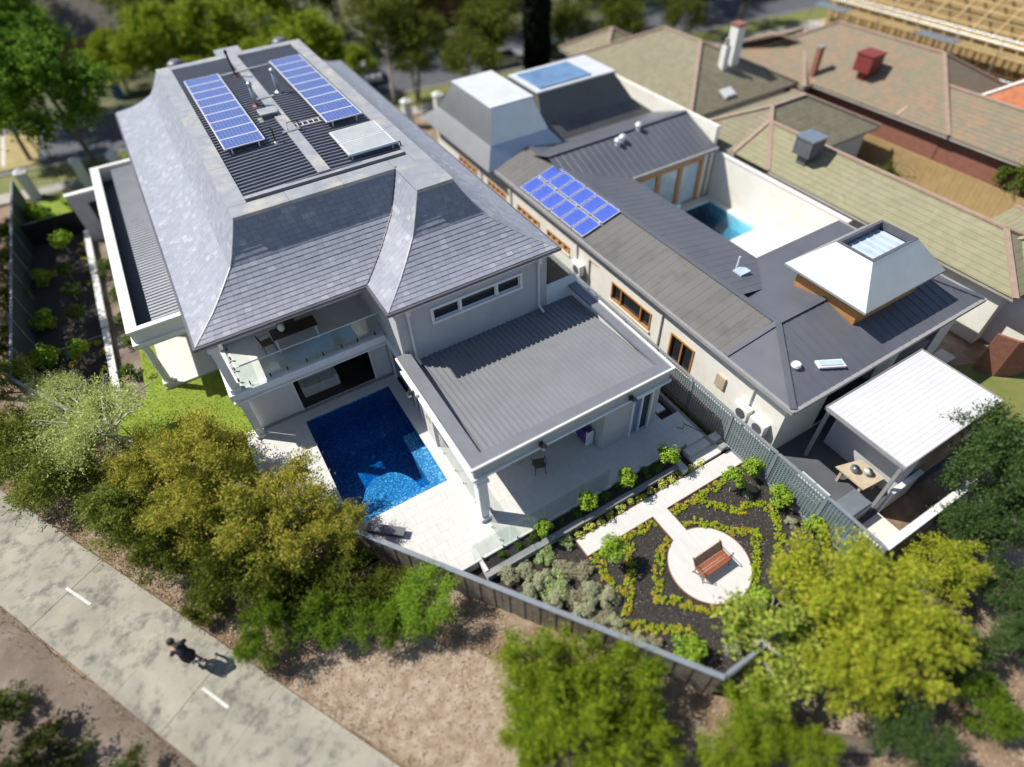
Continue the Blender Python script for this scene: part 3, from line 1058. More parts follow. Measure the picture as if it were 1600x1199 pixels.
# ================================================================ BALCONY GLASS AND FURNITURE
gl = thing('glass_balustrade', 'frameless glass balustrade along the edge of the upper balcony', 'balustrade', (1.4, 19.6, 2.93))
xs_ = [-1.62, -.1, 1.42, 2.94, 4.42]
for a, b in zip(xs_, xs_[1:]):
    g = MB().box(a + .015, b - .015, 19.58, 19.592, 2.97, 3.98).build('glass_panel', 'glass', gl)
    for x in (a + .35, b - .35):
        MB().box(x - .025, x + .025, 19.55, 19.62, 2.931, 3.1).build('spigot', 'black_metal', g)
for a, b in ((19.65, 21.1), (21.12, 22.5)):
    g = MB().box(-1.64, -1.628, a, b, 2.97, 3.98).build('glass_panel', 'glass', gl)
    for y in (a + .35, b - .35):
        MB().box(-1.67, -1.6, y - .025, y + .025, 2.931, 3.1).build('spigot', 'black_metal', g)
MB().bar((-1.62, 19.586, 4.0), (4.42, 19.586, 4.0), .05, .03).build('handrail', 'alu', gl)

def dining_chair(name, label, loc, rz, wood='black_metal', seat='wicker', group=None, sc=1.0):
    t = thing(name, label, 'chair', loc, group, rz)
    B0 = BASE[t.name]; BASE[t.name] = Vector((0, 0, 0))
    MB().prism([(-.24, -.22), (.24, -.22), (.21, .22), (-.21, .22)], .43 * sc, .47 * sc).build('seat', seat, t)
    b = MB()
    b.tube([(-.2, .21, .46), (-.21, .27, .7), (-.18, .31, .88), (.18, .31, .88), (.21, .27, .7), (.2, .21, .46)], .016, 6)
    for x in (-.1, 0, .1):
        b.tube([(x, .22, .47), (x, .30, .87)], .009, 5)
    b.build('backrest', wood, t)
    for x, y in ((-.21, -.2), (.21, -.2), (-.19, .2), (.19, .2)):
        MB().tube([(x, y, .43), (x * 1.05, y * 1.1, .2), (x * 1.2, y * 1.25, 0)], [.017, .015, .013], 6).build('leg', wood, t)
    for s_ in (-1, 1):
        MB().tube([(.25 * s_, -.2, .45), (.27 * s_, -.18, .66), (.25 * s_, .25, .66)], .012, 6).build('armrest', wood, t)
    BASE[t.name] = B0
    return t
dining_chair('dining_chair', 'dark metal armchair standing alone on the shaded pavilion terrace', (7.33, 11.62, 0), R(160))
dining_chair('dining_chair', 'dark dining chair on the balcony nearest the sunlit end', (-.05, 21.2, 2.882), R(95))
dining_chair('dining_chair', 'dark dining chair on the balcony behind the glass table', (1.15, 21.9, 2.882), R(5))
t = thing('glass_table', 'pale glass topped table on the balcony with a low vase', 'table', (1.05, 21.1, 2.882))
MB().box(.2, 2.1, 20.75, 21.5, 3.6, 3.63).build('table_top', 'dark_floor', t)
for x in (.3, 2.0):
    for y in (20.83, 21.42):
        MB().box(x - .03, x + .03, y - .03, y + .03, 2.882, 3.6).build('leg', 'alu', t)
s = MB().lathe((.7, 21.15, 3.632), [(.05, 0), (.13, .1), (.15, .2), (.07, .3), (.1, .36)], 14)
lump('vase', s, 'white_paint', 'round white vase on the balcony table', 'vase', None, True)
# sofa in the living room
t = thing('sofa', 'pale upholstered sofa seen through the open ground floor doors', 'sofa', (1.3, 21.1, -.02))
MB().box(.45, 2.15, 20.7, 21.5, -.018, .38).build('base', 'sofa_cloth', t)
for a, b in ((.62, 1.28), (1.31, 1.98)):
    MB().box(a, b, 20.72, 21.28, .382, .52).build('cushion', 'sofa_cloth', t)
MB().box(.45, 2.15, 21.3, 21.5, .382, .82).build('backrest', 'sofa_cloth', t)
for a, b in ((.45, .61), (1.99, 2.15)):
    MB().box(a, b, 20.7, 21.298, .381, .62).build('armrest', 'sofa_cloth', t)

# ================================================================ ROOFTOP EQUIPMENT
def solar_array(name, label, cx, y0, y1, n, w, z0, z1, m, depth=None):
    t = thing(name, label, 'solar panels', (cx, (y0 + y1) / 2, 8.45))
    d = (y1 - y0) / n
    def zz(y):
        return z0 + (z1 - z0) * (y - y0) / (y1 - y0)
    ta = math.atan2(z1 - z0, y1 - y0)
    fr = MB()
    ln = d * .985
    fr.box(-w / 2, w / 2, -ln / 2, ln / 2, 0, .04)
    fme = fr.mesh('panel', 'alu')
    ce = MB()
    ce.q((-w / 2 + .05, -ln / 2 + .045, .043), (w / 2 - .05, -ln / 2 + .045, .043), (w / 2 - .05, ln / 2 - .045, .043), (-w / 2 + .05, ln / 2 - .045, .043))
    cme = ce.mesh('cells', m)
    for i in range(n):
        y = y0 + d * (i + .5)
        p = link('panel', fme, t, tuple(Vector((cx, y, zz(y))) - BASE[t.name]), (ta, 0, 0))
        link('cells', cme, p)
    for y in (y0 + .12, y0 + (y1 - y0) * .33, y0 + (y1 - y0) * .66, y1 - .2):
        for x in (cx - w * .33, cx + w * .33):
            MB().box(x - .03, x + .03, y - .03, y + .03, zdeck(x, y) + .005, zz(y) - .005).build('leg', 'alu', t)
    for x in (cx - w * .33, cx + w * .33):
        MB().bar((x, y0, z0 - .025), (x, y1, z1 - .025), .05, .04).build('rail', 'alu', t)
    return t
solar_array('solar_array', 'row of nine blue solar panels on the left half of the roof deck', 2.53, 27.35, 36.95, 9, 1.76, 8.74, 8.66, 'cells')
solar_array('solar_array', 'row of nine blue solar panels on the right half of the roof deck', 7.03, 27.35, 37.1, 9, 1.70, 8.74, 8.66, 'cells')
t = thing('solar_water_heater', 'silver flat plate solar water heater near the front edge of the roof deck', 'water heater', (7.0, 25.2, 8.45))
for a, b in ((23.95, 25.2), (25.22, 26.45)):
    zz = lambda y: 8.62 + (y - 23.9) * .012
    MB().box(5.95, 8.08, a, b, zz(a), zz(a) + .07).build('collector', 'alu', t)
    MB().q((6.03, a + .07, zz(a) + .073), (8.0, a + .07, zz(a) + .073), (8.0, b - .07, zz(a) + .073), (6.03, b - .07, zz(a) + .073)).build('glazing', 'collector_grey', t)
MB().tube([(5.9, 23.9, 8.64), (8.15, 23.9, 8.64)], .05, 8).build('header_pipe', 'galv', t)
for x in (6.1, 7.9):
    for y in (24.0, 26.3):
        MB().box(x - .03, x + .03, y - .03, y + .03, zdeck(x, y) + .004, 8.62).build('leg', 'alu', t)
MB().tube([(8.1, 23.9, 8.64), (8.2, 23.85, 8.7), (8.22, 23.8, 8.52)], .03, 6).build('hose', 'rubber', t)
def pipe(label, x, y, h, r, m, cap=None, boot=None, lean=0):
    t = thing('vent_pipe', label, 'vent pipe', (x, y, zdeck(x, y)))
    z = zdeck(x, y)
    MB().tube([(x, y, z - .05), (x + lean, y, z + h)], r, 10).build('tube', m, t, True)
    if cap:
        MB().lathe((x + lean, y, z + h + .002), [(r * 1.5, 0), (r * 1.5, .1), (r * .6, .16)], 10).build('cap', cap, t)
    if boot:
        MB().lathe((x, y, z + .002), [(r * 2.6, 0), (r * 2.2, .1), (r * 1.2, .16)], 10).build('boot', boot, t)
pipe('black crooked flue pipe with red boot beside the left solar panels', 4.2, 36.4, 1.25, .055, 'black_metal', 'black_metal', 'red_paint', -.12)
pipe('galvanised vent pipe with red boot left of the ridge walkway', 4.1, 31.85, 1.05, .085, 'galv', 'galv', 'red_paint')
pipe('galvanised vent pipe standing right of the ridge walkway', 5.48, 32.95, 1.05, .085, 'galv', 'galv', 'galv')
t = thing('cowl_pipe', 'thin black bent pipe on the deck near the ridge walkway', 'pipe', (3.8, 27.4, 8.46))
MB().tube([(3.8, 27.4, 8.4), (3.8, 27.4, 9.05), (3.74, 27.4, 9.16), (3.62, 27.42, 9.18)], .03, 8).build('tube', 'black_metal', t)
MB().lathe((3.8, 27.4, 8.45), [(.1, 0), (.08, .06), (.04, .1)], 10).build('boot', 'alu', t)
t = thing('roof_hatch', 'pale flat roof hatch with dark front on the ribbed deck', 'hatch', (4.3, 30.4, 8.45))
MB().box(3.95, 4.68, 30.1, 30.75, 8.4, 8.68).build('curb', 'deck_sheet', t)
MB().box(3.88, 4.72, 30.05, 30.82, 8.682, 8.74).build('lid', 'zinc', t)
MB().box(3.75, 3.94, 29.9, 30.5, 8.4, 8.5).build('flashing', 'zinc', t)
t = thing('roof_ladder', 'short white ladder lying flat across the ribbed deck', 'ladder', (5.6, 28.4, 8.52))
for y in (28.2, 28.6):
    MB().bar((5.02, y, 8.56), (6.2, y + .03, 8.54), .04, .05).build('rail', 'white_paint', t)
for k in range(5):
    x = 5.1 + k * .25
    MB().bar((x, 28.2, 8.56), (x, 28.6, 8.56), .03, .03).build('rung', 'white_paint', t)
t = thing('anchor_bracket', 'black anchor frame straddling the ridge walkway by the ladder', 'bracket', (4.85, 28.2, 8.56))
MB().tube([(4.55, 28.0, 8.56), (4.6, 28.1, 8.9), (5.05, 28.1, 8.9), (5.1, 28.0, 8.56)], .02, 6).build('hoop', 'black_metal', t)
MB().tube([(5.08, 28.1, 8.88), (5.12, 27.6, 8.57)], .018, 6).build('brace', 'black_metal', t)

# ================================================================ PAVILION
V = thing('pavilion', 'open poolside pavilion with ribbed grey metal roof and parapet gutter', 'pavilion', (8.6, 13.5, 0))
zp = lambda x, y: 3.21 - .085 * (y - 11.35)
s = MB()
ribs(s, 4.7, 12.64, 11.2, 17.34, zp, 'y', .235, .09, .06)
s.build('roof_sheet', 'pav_sheet', V)
for b in ((4.2, 12.93, 10.88, 11.02), (4.2, 4.34, 11.022, 17.0), (12.79, 12.93, 11.022, 17.4)):
    MB().box(b[0], b[1], b[2], b[3], 2.72, 3.38).build('fascia', 'render_grey' if b[2] < 10.9 else 'frame_white', V)
for b in ((4.16, 12.97, 10.84, 11.34), (4.16, 4.74, 11.342, 17.3), (12.58, 12.97, 11.342, 17.34)):
    MB().box(b[0], b[1], b[2], b[3], 3.28, 3.395).build('capping', 'pav_cap', V)
for b in ((4.08, 13.05, 10.76, 10.838), (4.08, 4.158, 10.84, 17.2), (12.972, 13.05, 10.84, 17.3)):
    MB().box(b[0], b[1], b[2], b[3], 3.36, 3.46).build('gutter_lip', 'white_paint', V)
for b in ((4.12, 13.01, 10.80, 10.878), (4.12, 4.198, 10.88, 17.1)):
    MB().box(b[0], b[1], b[2], b[3], 2.66, 2.78).build('moulding', 'frame_white', V)
MB().box(11.42, 12.97, 17.345, 17.5, 2.72, 3.75).build('parapet', 'frame_white', V)
s = MB()
s.box(4.36, 12.77, 11.05, 17.08, 2.48, 2.54)
s.build('ceiling', 'white_paint', V)
for x, y in ((4.45, 10.98),):
    c = MB()
    c.box(x - .26, x + .26, y - .26, y + .26, 0, .2).box(x - .19, x + .19, y - .19, y + .19, .2, 2.4).box(x - .26, x + .26, y - .26, y + .26, 2.4, 2.52).box(x - .22, x + .22, y - .22, y + .22, 2.52, 2.71)
    c.build('column', 'frame_white', V)
# store room block
W = MB()
wall_y(W, 10.0, 12.78, 11.06, 11.26, 0, 2.47, [(11.45, 12.35, 0, 2.25)])
W.box(12.58, 12.78, 11.26, 17.3, 0, 2.47)
W.box(10.0, 10.2, 11.26, 12.05, 0, 2.47)
W.box(10.0, 10.2, 13.3, 17.08, 0, 2.47)
W.build('wall', 'render_grey', V)
W = MB()
W.box(4.76, 9.99, 17.1, 17.3, 0, 2.55)
W.build('rear_wall', 'render_light', V)
f = MB()
f.box(11.36, 11.46, 11.0, 11.1, 0, 2.35).box(12.34, 12.44, 11.0, 11.1, 0, 2.35).box(11.46, 12.34, 11.0, 11.1, 2.25, 2.35).box(11.86, 11.94, 11.04, 11.12, 0, 2.25)
d = f.build('door', 'frame_white', V)
MB().box(11.46, 11.86, 11.12, 11.15, .03, 2.22).build('pane', 'glass_blue', d)
MB().box(11.94, 12.34, 11.12, 11.15, .03, 2.22).build('pane', 'glass_dark', d)
# pool-side pier with the warning sign
W = MB()
W.box(4.345, 4.72, 14.9, 15.75, 0, 2.47)
W.build('pier', 'render_light', V)
sg = thing('pool_sign', 'small white and yellow pool safety sign on the pier by the water', 'sign', (4.28, 15.3, 1.35))
MB().box(4.32, 4.343, 15.1, 15.5, 1.35, 1.95).build('plate', 'board_white', sg)
M['sign_yellow'] = mat('sign_yellow', (.65, .5, .08), None, 3., .6)
M['sign_blue'] = mat('sign_blue', (.15, .3, .5), None, 3., .6)
MB().box(4.316, 4.319, 15.13, 15.33, 1.4, 1.78).build('panel', 'sign_yellow', sg)
MB().box(4.316, 4.319, 15.35, 15.47, 1.4, 1.6).build('panel', 'sign_blue', sg)
for k in range(5):
    MB().box(4.316, 4.319, 15.14, 15.46, 1.805 + k * .027, 1.815 + k * .027).build('text_line', 'cloth_dark', sg)
def lantern(label, x, y, z, nx, ny):
    t = thing('wall_lantern', label, 'lantern', (x, y, z), 'pavilion wall lanterns')
    MB().box(x - .05 - abs(ny) * .03, x + .05 + abs(ny) * .03, y - .05, y + .05, z, z + .2).build('back_plate', 'iron', t)
    cx, cy = x + nx * .17, y + ny * .17
    MB().bar((x, y, z + .16), (cx, cy, z + .22), .03, .03).build('bracket', 'iron', t)
    MB().lathe((cx, cy, z - .06), [(.03, 0), (.075, .05), (.1, .22)], 8).build('glass', 'glass_pale', t)
    MB().lathe((cx, cy, z + .165), [(.13, 0), (.06, .09), (.02, .16)], 8).build('hood', 'iron', t)
lantern('iron lantern on the pavilion fascia above the garden door', 10.95, 10.78, 2.86, 0, -1)
lantern('iron lantern on the pavilion fascia above the terrace chair', 6.9, 10.78, 2.86, 0, -1)
lantern('iron lantern on the side fascia facing the pool', 4.05, 15.55, 2.86, -1, 0)
# things inside the pavilion
t = thing('bench_seat', 'pale stone topped bench with curved legs in the pavilion shade', 'bench', (7.2, 12.6, 0))
MB().box(6.45, 7.95, 12.4, 12.85, .42, .47).build('seat', 'sofa_cloth', t)
for x in (6.55, 7.85):
    MB().tube([(x, 12.45, .42), (x, 12.38, .2), (x, 12.46, 0)], .025, 6).build('leg', 'black_metal', t)
    MB().tube([(x, 12.8, .42), (x, 12.87, .2), (x, 12.79, 0)], .025, 6).build('leg', 'black_metal', t)
t = thing('clothes_rack', 'white folding rack with purple cloth standing beside the store room wall', 'rack', (9.6, 11.9, 0))
MB().box(9.55, 9.9, 11.5, 11.54, .12, .9).build('board', 'board_white', t)
MB().box(9.5, 9.94, 12.25, 12.3, .1, 1.1).build('board', 'board_white', t)
MB().box(9.56, 9.88, 11.6, 12.2, .8, .84).build('cloth', 'cloth_purple', t)
MB().box(9.53, 9.555, 11.56, 12.24, .25, .86).build('cloth', 'cloth_purple', t)
for x in (9.57, 9.88):
    for y in (11.56, 12.22):
        MB().box(x - .015, x + .015, y - .015, y + .015, 0, 1.0).build('leg', 'alu', t)
t = thing('bar_fridge', 'small white cabinet with open door at the pavilion store opening', 'cabinet', (9.75, 12.8, 0))
MB().box(9.5, 9.98, 12.5, 13.1, .02, 1.0).build('body', 'board_white', t)
MB().box(9.52, 9.96, 12.46, 12.498, .06, .98).build('door', 'black_metal', t)
# ================================================================ GARDEN HARD LANDSCAPE
gp = MB()
gp.prism([(6.93, 7.7), (14.72, 7.7), (14.72, 8.42), (6.93, 8.42)], -.6, -.40)
NK = [(10.0, 7.7), (10.0, 6.5)]
cc, cr_ = (10.45, 5.12), 1.46
gp.prism([(10.0, 6.3), (10.68, 6.3), (10.68, 7.7), (10.0, 7.7)], -.6, -.4005)
gp.prism([(cc[0] + cr_ * math.cos(a), cc[1] + cr_ * math.sin(a)) for a in np.linspace(0, 2 * PI, 64, endpoint=False)], -.6, -.401)
struct('garden_path', gp, 'path_paving')
ed = MB()
pp = [(cc[0] + (cr_ + .02) * math.cos(a), cc[1] + (cr_ + .02) * math.sin(a)) for a in np.linspace(PI / 2 + .32, PI / 2 - .16 + 2 * PI, 60)]
for a, b in zip(pp, pp[1:]):
    ed.bar((a[0], a[1], -.43), (b[0], b[1], -.43), .025, .055)
for a, b in (((6.9, 7.68), (9.98, 7.68)), ((10.7, 7.68), (14.7, 7.68)), ((9.98, 7.68), (9.98, 6.5)), ((10.7, 7.68), (10.7, 6.56)), ((6.91, 7.68), (6.91, 8.44)), ((6.91, 8.44), (12.94, 8.44))):
    ed.bar((a[0], a[1], -.43), (b[0], b[1], -.43), .025, .055)
struct('path_edging', ed, 'brick_red')
# low retaining wall between the planter and the gold plant strip
s = MB().box(3.5, 12.2, 8.97, 9.44, -.45, -.12)
struct('planter_soil', s, 'soil')
rw = thing('retaining_wall', 'low dark capped retaining wall stepping along the citrus planter', 'wall', (8.2, 8.87, -.45))
segs = [(3.35, 5.4, -.06), (5.4, 7.55, -.10), (7.55, 9.9, -.14), (9.9, 12.2, -.18)]
for i, (a, b, z) in enumerate(segs):
    MB().box(a + .004, b - .004, 8.80, 8.96, -.45, z - .05).build('body', 'render_grey', rw)
    MB().box(a - .02, b - .002, 8.76, 9.0, z - .05, z).build('coping', 'coping', rw)
MB().box(12.22, 12.45, 8.5, 9.42, -.45, -.06).build('end_pier', 'render_grey', rw)
MB().box(3.36, 3.5, 8.98, 9.43, -.45, -.01).build('end_pier', 'render_light', rw)
rw2 = thing('retaining_wall', 'narrow dark kerb wall running beside the lattice fence plants', 'wall', (14.25, 14, -.45))
for k in range(5):
    MB().box(14.12, 14.28, 8.95 + k * 2.4, 11.33 + k * 2.4, -.45, -.13).build('coping', 'coping', rw2)
MB().box(14.29, 14.6, 8.5, 8.72, -.45, -.1).build('end_pier', 'coping', rw2)
# step edge kerb stones
# pool glass fence
def glass_fence(label, pts, h=1.15, n=None):
    a0 = pts[0]
    t = thing('glass_fence', label, 'glass fence', (a0[0], a0[1], a0[2]))
    for a, b in zip(pts, pts[1:]):
        d = Vector(b) - Vector(a)
        L = d.length
        k = max(1, round(L / 1.5))
        for i in range(k):
            p = Vector(a) + d * ((i + .012) / k)
            q = Vector(a) + d * ((i + .988) / k)
            z = p.z + .06
            g = MB().bar((p.x, p.y, z + h / 2), (q.x, q.y, z + h / 2), .012, h).build('glass_panel', 'glass', t)
            for f in (.2, .8):
                m_ = p + (q - p) * f
                MB().box(m_.x - .022, m_.x + .022, m_.y - .022, m_.y + .022, p.z, p.z + .17).build('spigot', 'alu', g)
glass_fence('frameless glass pool fence along the front edge of the terrace', [(3.2, 9.5, 0), (9.2, 9.5, 0)])
glass_fence('frameless glass pool fence running from the pavilion column to the pier', [(4.42, 10.6, 0), (4.42, 9.56, 0)])
glass_fence('frameless glass fence along the pool side of the pavilion', [(4.42, 14.8, 0), (4.42, 11.3, 0)])

# ---- lattice fence on the right boundary
LF = thing('lattice_fence', 'long blue grey lattice fence between the garden and the cream house', 'fence', (14.78, 12, -.45))
pitch, hgt, fl = .125, 1.86, 2.28
lt = MB()
zc = .12
for k in range(int(fl / pitch)):
    y = .05 + k * pitch
    lt.box(-.012, .0, y, y + .05, zc, hgt)
for k in range(int((hgt - zc) / pitch)):
    z = zc + k * pitch
    lt.box(.0005, .0125, .05, fl - .03, z, z + .05)
lat_me = lt.mesh('lattice', 'lattice_paint')
y = 2.0
while y < 46:
    o = link('lattice', lat_me, LF, tuple(Vector((14.78, y, -.45)) - BASE[LF.name]))
    o['kind'] = 'stuff'
    MB().box(14.73, 14.83, y - .045, y + .045, -.45, 1.45).build('post', 'fence_rail', LF)
    MB().box(14.72, 14.84, y + .046, y + fl - .046, 1.41, 1.47).build('top_rail', 'fence_rail', LF)
    MB().box(14.74, 14.83, y + .046, y + fl - .046, -.44, -.34).build('plinth', 'fence_rail', LF)
    y += fl
LB = thing('lattice_fence', 'short blue grey lattice fence at the back of the garden under the fig', 'fence', (11, 1.95, -.45))
x = 7.85
while x < 14.6:
    L = min(fl, 14.72 - x)
    if L > 2.2:
        o = link('lattice', lat_me, LB, tuple(Vector((x, 1.95, -.45)) - BASE[LB.name]), (0, 0, -PI / 2), (1, 1, .68))
        o['kind'] = 'stuff'
    MB().box(x - .045, x + .045, 1.9, 2.0, -.9, .82).build('post', 'fence_rail', LB)
    MB().box(x + .046, x + L - .046, 1.89, 2.01, .80, .87).build('top_rail', 'fence_rail', LB)
    x += fl
# ---- paling fence on the rear diagonal
A = Vector((-8.3, 23.9, 0)); B = Vector((7.72, 1.9, 0))
dv = (B - A).normalized()
an = math.atan2(dv.y, dv.x)
PF = thing('paling_fence', 'weathered timber paling fence with grey capping along the rear boundary', 'fence', (A.x, A.y, -1.0))
PF.rotation_euler = (0, 0, an)
Lp = (B - A).length
BASE[PF.name] = Vector((0, 0, 0))
pal = MB()
pal.v = [(0, 0, 0), (.262, 0, 0), (.262, .02, 0), (0, .02, 0), (0, 0, 1.55), (.262, 0, 1.55), (.262, .02, 1.55), (0, .02, 1.55)]
pal.f = [(0, 3, 2, 1), (4, 5, 6, 7), (0, 1, 5, 4), (1, 2, 6, 5), (2, 3, 7, 6), (3, 0, 4, 7)]
pal_me = pal.mesh('paling', 'timber_grey')
rr = random.Random(5)
k = 0
while k * .28 < Lp - .2:
    link('paling', pal_me, PF, (k * .28, -.03 - .018 * (k % 2), rr.uniform(-.02, .02)), (0, rr.uniform(-.012, .012), 0))
    k += 1
for z in (.35, 1.15):
    MB().box(0, Lp, .003, .05, z, z + .09).build('rail', 'timber_grey', PF)
k = 0
while k * 2.4 < Lp:
    a = k * 2.4; b = min(Lp, a + 2.4)
    MB().box(a, min(a + .1, Lp), .052, .15, -.1, 1.56).build('post', 'timber_grey', PF)
    MB().box(a + .003, b - .003, -.05, .13, 1.58, 1.64).build('capping', 'fence_rail', PF)
    k += 1
# ---- side fence at the left
def panel_fence(label, pts, z0, z1, m, rail, step=2.4, cap=True):
    t = thing('panel_fence', label, 'fence', (pts[0][0], pts[0][1], z0))
    for a, b in zip(pts, pts[1:]):
        a = Vector((a[0], a[1], 0)); b = Vector((b[0], b[1], 0))
        d = b - a
        n_ = max(1, round(d.length / step))
        for i in range(n_):
            p = a + d * (i / n_); q = a + d * ((i + 1) / n_)
            u = d.normalized()
            MB().bar((p + u * .05)[:2] + ((z0 + z1) / 2,), (q - u * .05)[:2] + ((z0 + z1) / 2,), .03, z1 - z0).build('panel', m, t)
            MB().bar((p.x, p.y, z0), (p.x, p.y, z1 + .03), .1, .1).build('post', rail, t)
            if cap:
                MB().bar((p + u * .051)[:2] + (z1 + .03,), (q - u * .051)[:2] + (z1 + .03,), .12, .05).build('top_rail', rail, t)
    return t
panel_fence('dark green panel fence with grey rail along the left boundary', [(-10.35, 49.0), (-10.55, 27.6), (-8.4, 23.95)], -.8, 1.5, 'dark_fence', 'fence_rail')
panel_fence('low black panel fence across the side garden below the porch wall', [(-10.2, 43.3), (-6.95, 43.3)], -.45, .95, 'black_metal', 'black_metal', 3.3)
# side garden retaining wall
t = thing('retaining_wall', 'pale retaining wall with grey coping beside the sunken side garden', 'wall', (-7.1, 35, -.45))
for a, b, z in ((37.2, 42.6, -.02), (31.6, 37.15, -.08), (24.9, 31.55, -.14)):
    MB().box(-7.2, -6.98, a + .01, b - .01, -.45, z - .06).build('body', 'render_light', t)
    MB().box(-7.26, -6.93, a, b - .02, z - .06, z).build('coping', 'render_light', t)
s = MB()
for yy in (38.9, 31.4):
    s.box(-9.9, -7.27, yy, yy + .05, -.45, -.39)
struct('bed_edging', s, 'footpath')
s = MB().prism([(-6.92, 25.1), (-5.72, 25.1), (-5.4, 30), (-5.4, 42), (-6.92, 42)], -.5, -.43)
struct('side_path', s, 'gravel')
# grate and hose near the store room
t = thing('drain_lid', 'square pale utility lid on the dark bed behind the pavilion', 'lid', (13.75, 11.8, -.45))
MB().box(13.5, 13.95, 11.55, 12.0, -.45, -.36).build('lid', 'board_white', t)
MB().bar((13.6, 11.78, -.35), (13.85, 11.78, -.35), .03, .02).build('handle', 'alu', t)
s = MB().tube([(13.4, 10.3, .015), (13.6, 10.1, .015), (13.8, 10.3, .015), (14.05, 9.7, .015), (14.35, 9.5, -.1), (14.6, 9.9, -.4)], .012, 6)
lump('garden_hose', s, 'rubber', 'thin dark hose curling over the terrace corner to the bed', 'hose')
s = MB().box(2.0, 2.6, 11.55, 11.75, 0, .35)
# skimmer box beside the fence at the pool corner
t = thing('pool_equipment_box', 'dark low equipment box by the fence at the pool corner', 'box', (1.15, 12.3, 0))
MB().bar((.45, 12.75, .12), (1.5, 11.85, .12), .28, .22).build('body', 'zinc_dark', t)
MB().bar((.42, 12.78, .25), (1.53, 11.82, .25), .34, .03).build('lid', 'zinc_dark', t)

# ================================================================ PARK BENCH
def bench():
    t = thing('garden_bench', 'red brown slatted park bench with iron ends on the round paving', 'bench', (10.37, 5.0, -.40), None, R(1))
    B0 = BASE[t.name]; BASE[t.name] = Vector((0, 0, 0))
    w = .63
    for x in (-w, w):
        e = MB()
        e.tube([(x, -.28, .0), (x, -.22, .12), (x, -.24, .28), (x, -.26, .40)], .018, 6)
        e.tube([(x, .24, .0), (x, .17, .14), (x, .16, .38), (x, .27, .60), (x, .37, .78)], .018, 6)
        e.tube([(x, -.26, .40), (x, 0, .385), (x, .16, .38)], .016, 6)
        e.tube([(x, -.25, .40), (x, -.29, .55), (x, -.22, .62), (x, -.02, .60), (x, .24, .60)], .016, 6)
        e.tube([(x, -.22, .12), (x, -.05, .22), (x, .17, .14)], .012, 6)
        e.tube([(x, -.24, .28), (x, -.1, .30), (x, 0, .38)], .010, 6)
        e.tube([(x, .37, .78), (x, .41, .80), (x, .40, .74)], .012, 6)
        e.build('iron_end', 'iron', t)
    for i, y in enumerate((-.23, -.14, -.05, .04, .12)):
        MB().box(-w - .04, w + .04, y - .037, y + .037, .405, .43).build('seat_slat', 'bench_wood', t)
    for i in range(6):
        f = i / 5
        y, z = .18 + .17 * f, .47 + .29 * f
        MB().bar((-w - .04, y, z), (w + .04, y, z), .022, .042, (0, .5, .86)).build('back_slat', 'bench_wood', t)
    MB().tube([(-w, 0, .2), (w, 0, .2)], .01, 6).build('stay_rod', 'iron', t)
    BASE[t.name] = B0
bench()

# ================================================================ FOLIAGE MESHES
def leaf_mesh(name, n, mat_, seed, clumps=18, size=(.06, .03), shell=.55, cr=.33, squash=1.0, low=-.55, up=.5, jitter=.12, pts=None):
    r = np.random.default_rng(seed)
    if pts is None:
        d = r.normal(size=(clumps * 6, 3))
        d /= np.linalg.norm(d, axis=1)[:, None]
        d = d[d[:, 2] > low][:clumps]
        rad = r.uniform(shell, .95, len(d))
        C = d * rad[:, None]
        crs = cr * r.uniform(.45, 1.35, len(d))
        idx = r.integers(0, len(d), n)
        q = r.normal(size=(n, 3))
        q /= np.linalg.norm(q, axis=1)[:, None]
        q *= (r.uniform(.25, 1., n) ** .6)[:, None]
        p = C[idx] + q * crs[idx][:, None]
        out = q * .7 + p * .35
    else:
        p = pts
        out = p * .6
        n = len(p)
    p[:, 2] *= squash
    nr = out + r.normal(size=(n, 3)) * .55 + np.array([0, 0, up])
    nr /= np.linalg.norm(nr, axis=1)[:, None]
    tv = np.cross(nr, r.normal(size=(n, 3)))
    tv /= np.linalg.norm(tv, axis=1)[:, None]
    bv = np.cross(nr, tv)
    sc = r.uniform(.65, 1.35, n)[:, None]
    l = size[0] * sc
    w_ = size[1] * sc
    v = np.empty((n, 4, 3))
    v[:, 0] = p - tv * l * .5
    v[:, 1] = p + bv * w_ * .5 + nr * w_ * .18
    v[:, 2] = p + tv * l * .5
    v[:, 3] = p - bv * w_ * .5 + nr * w_ * .18
    return quads(name, v, mat_)
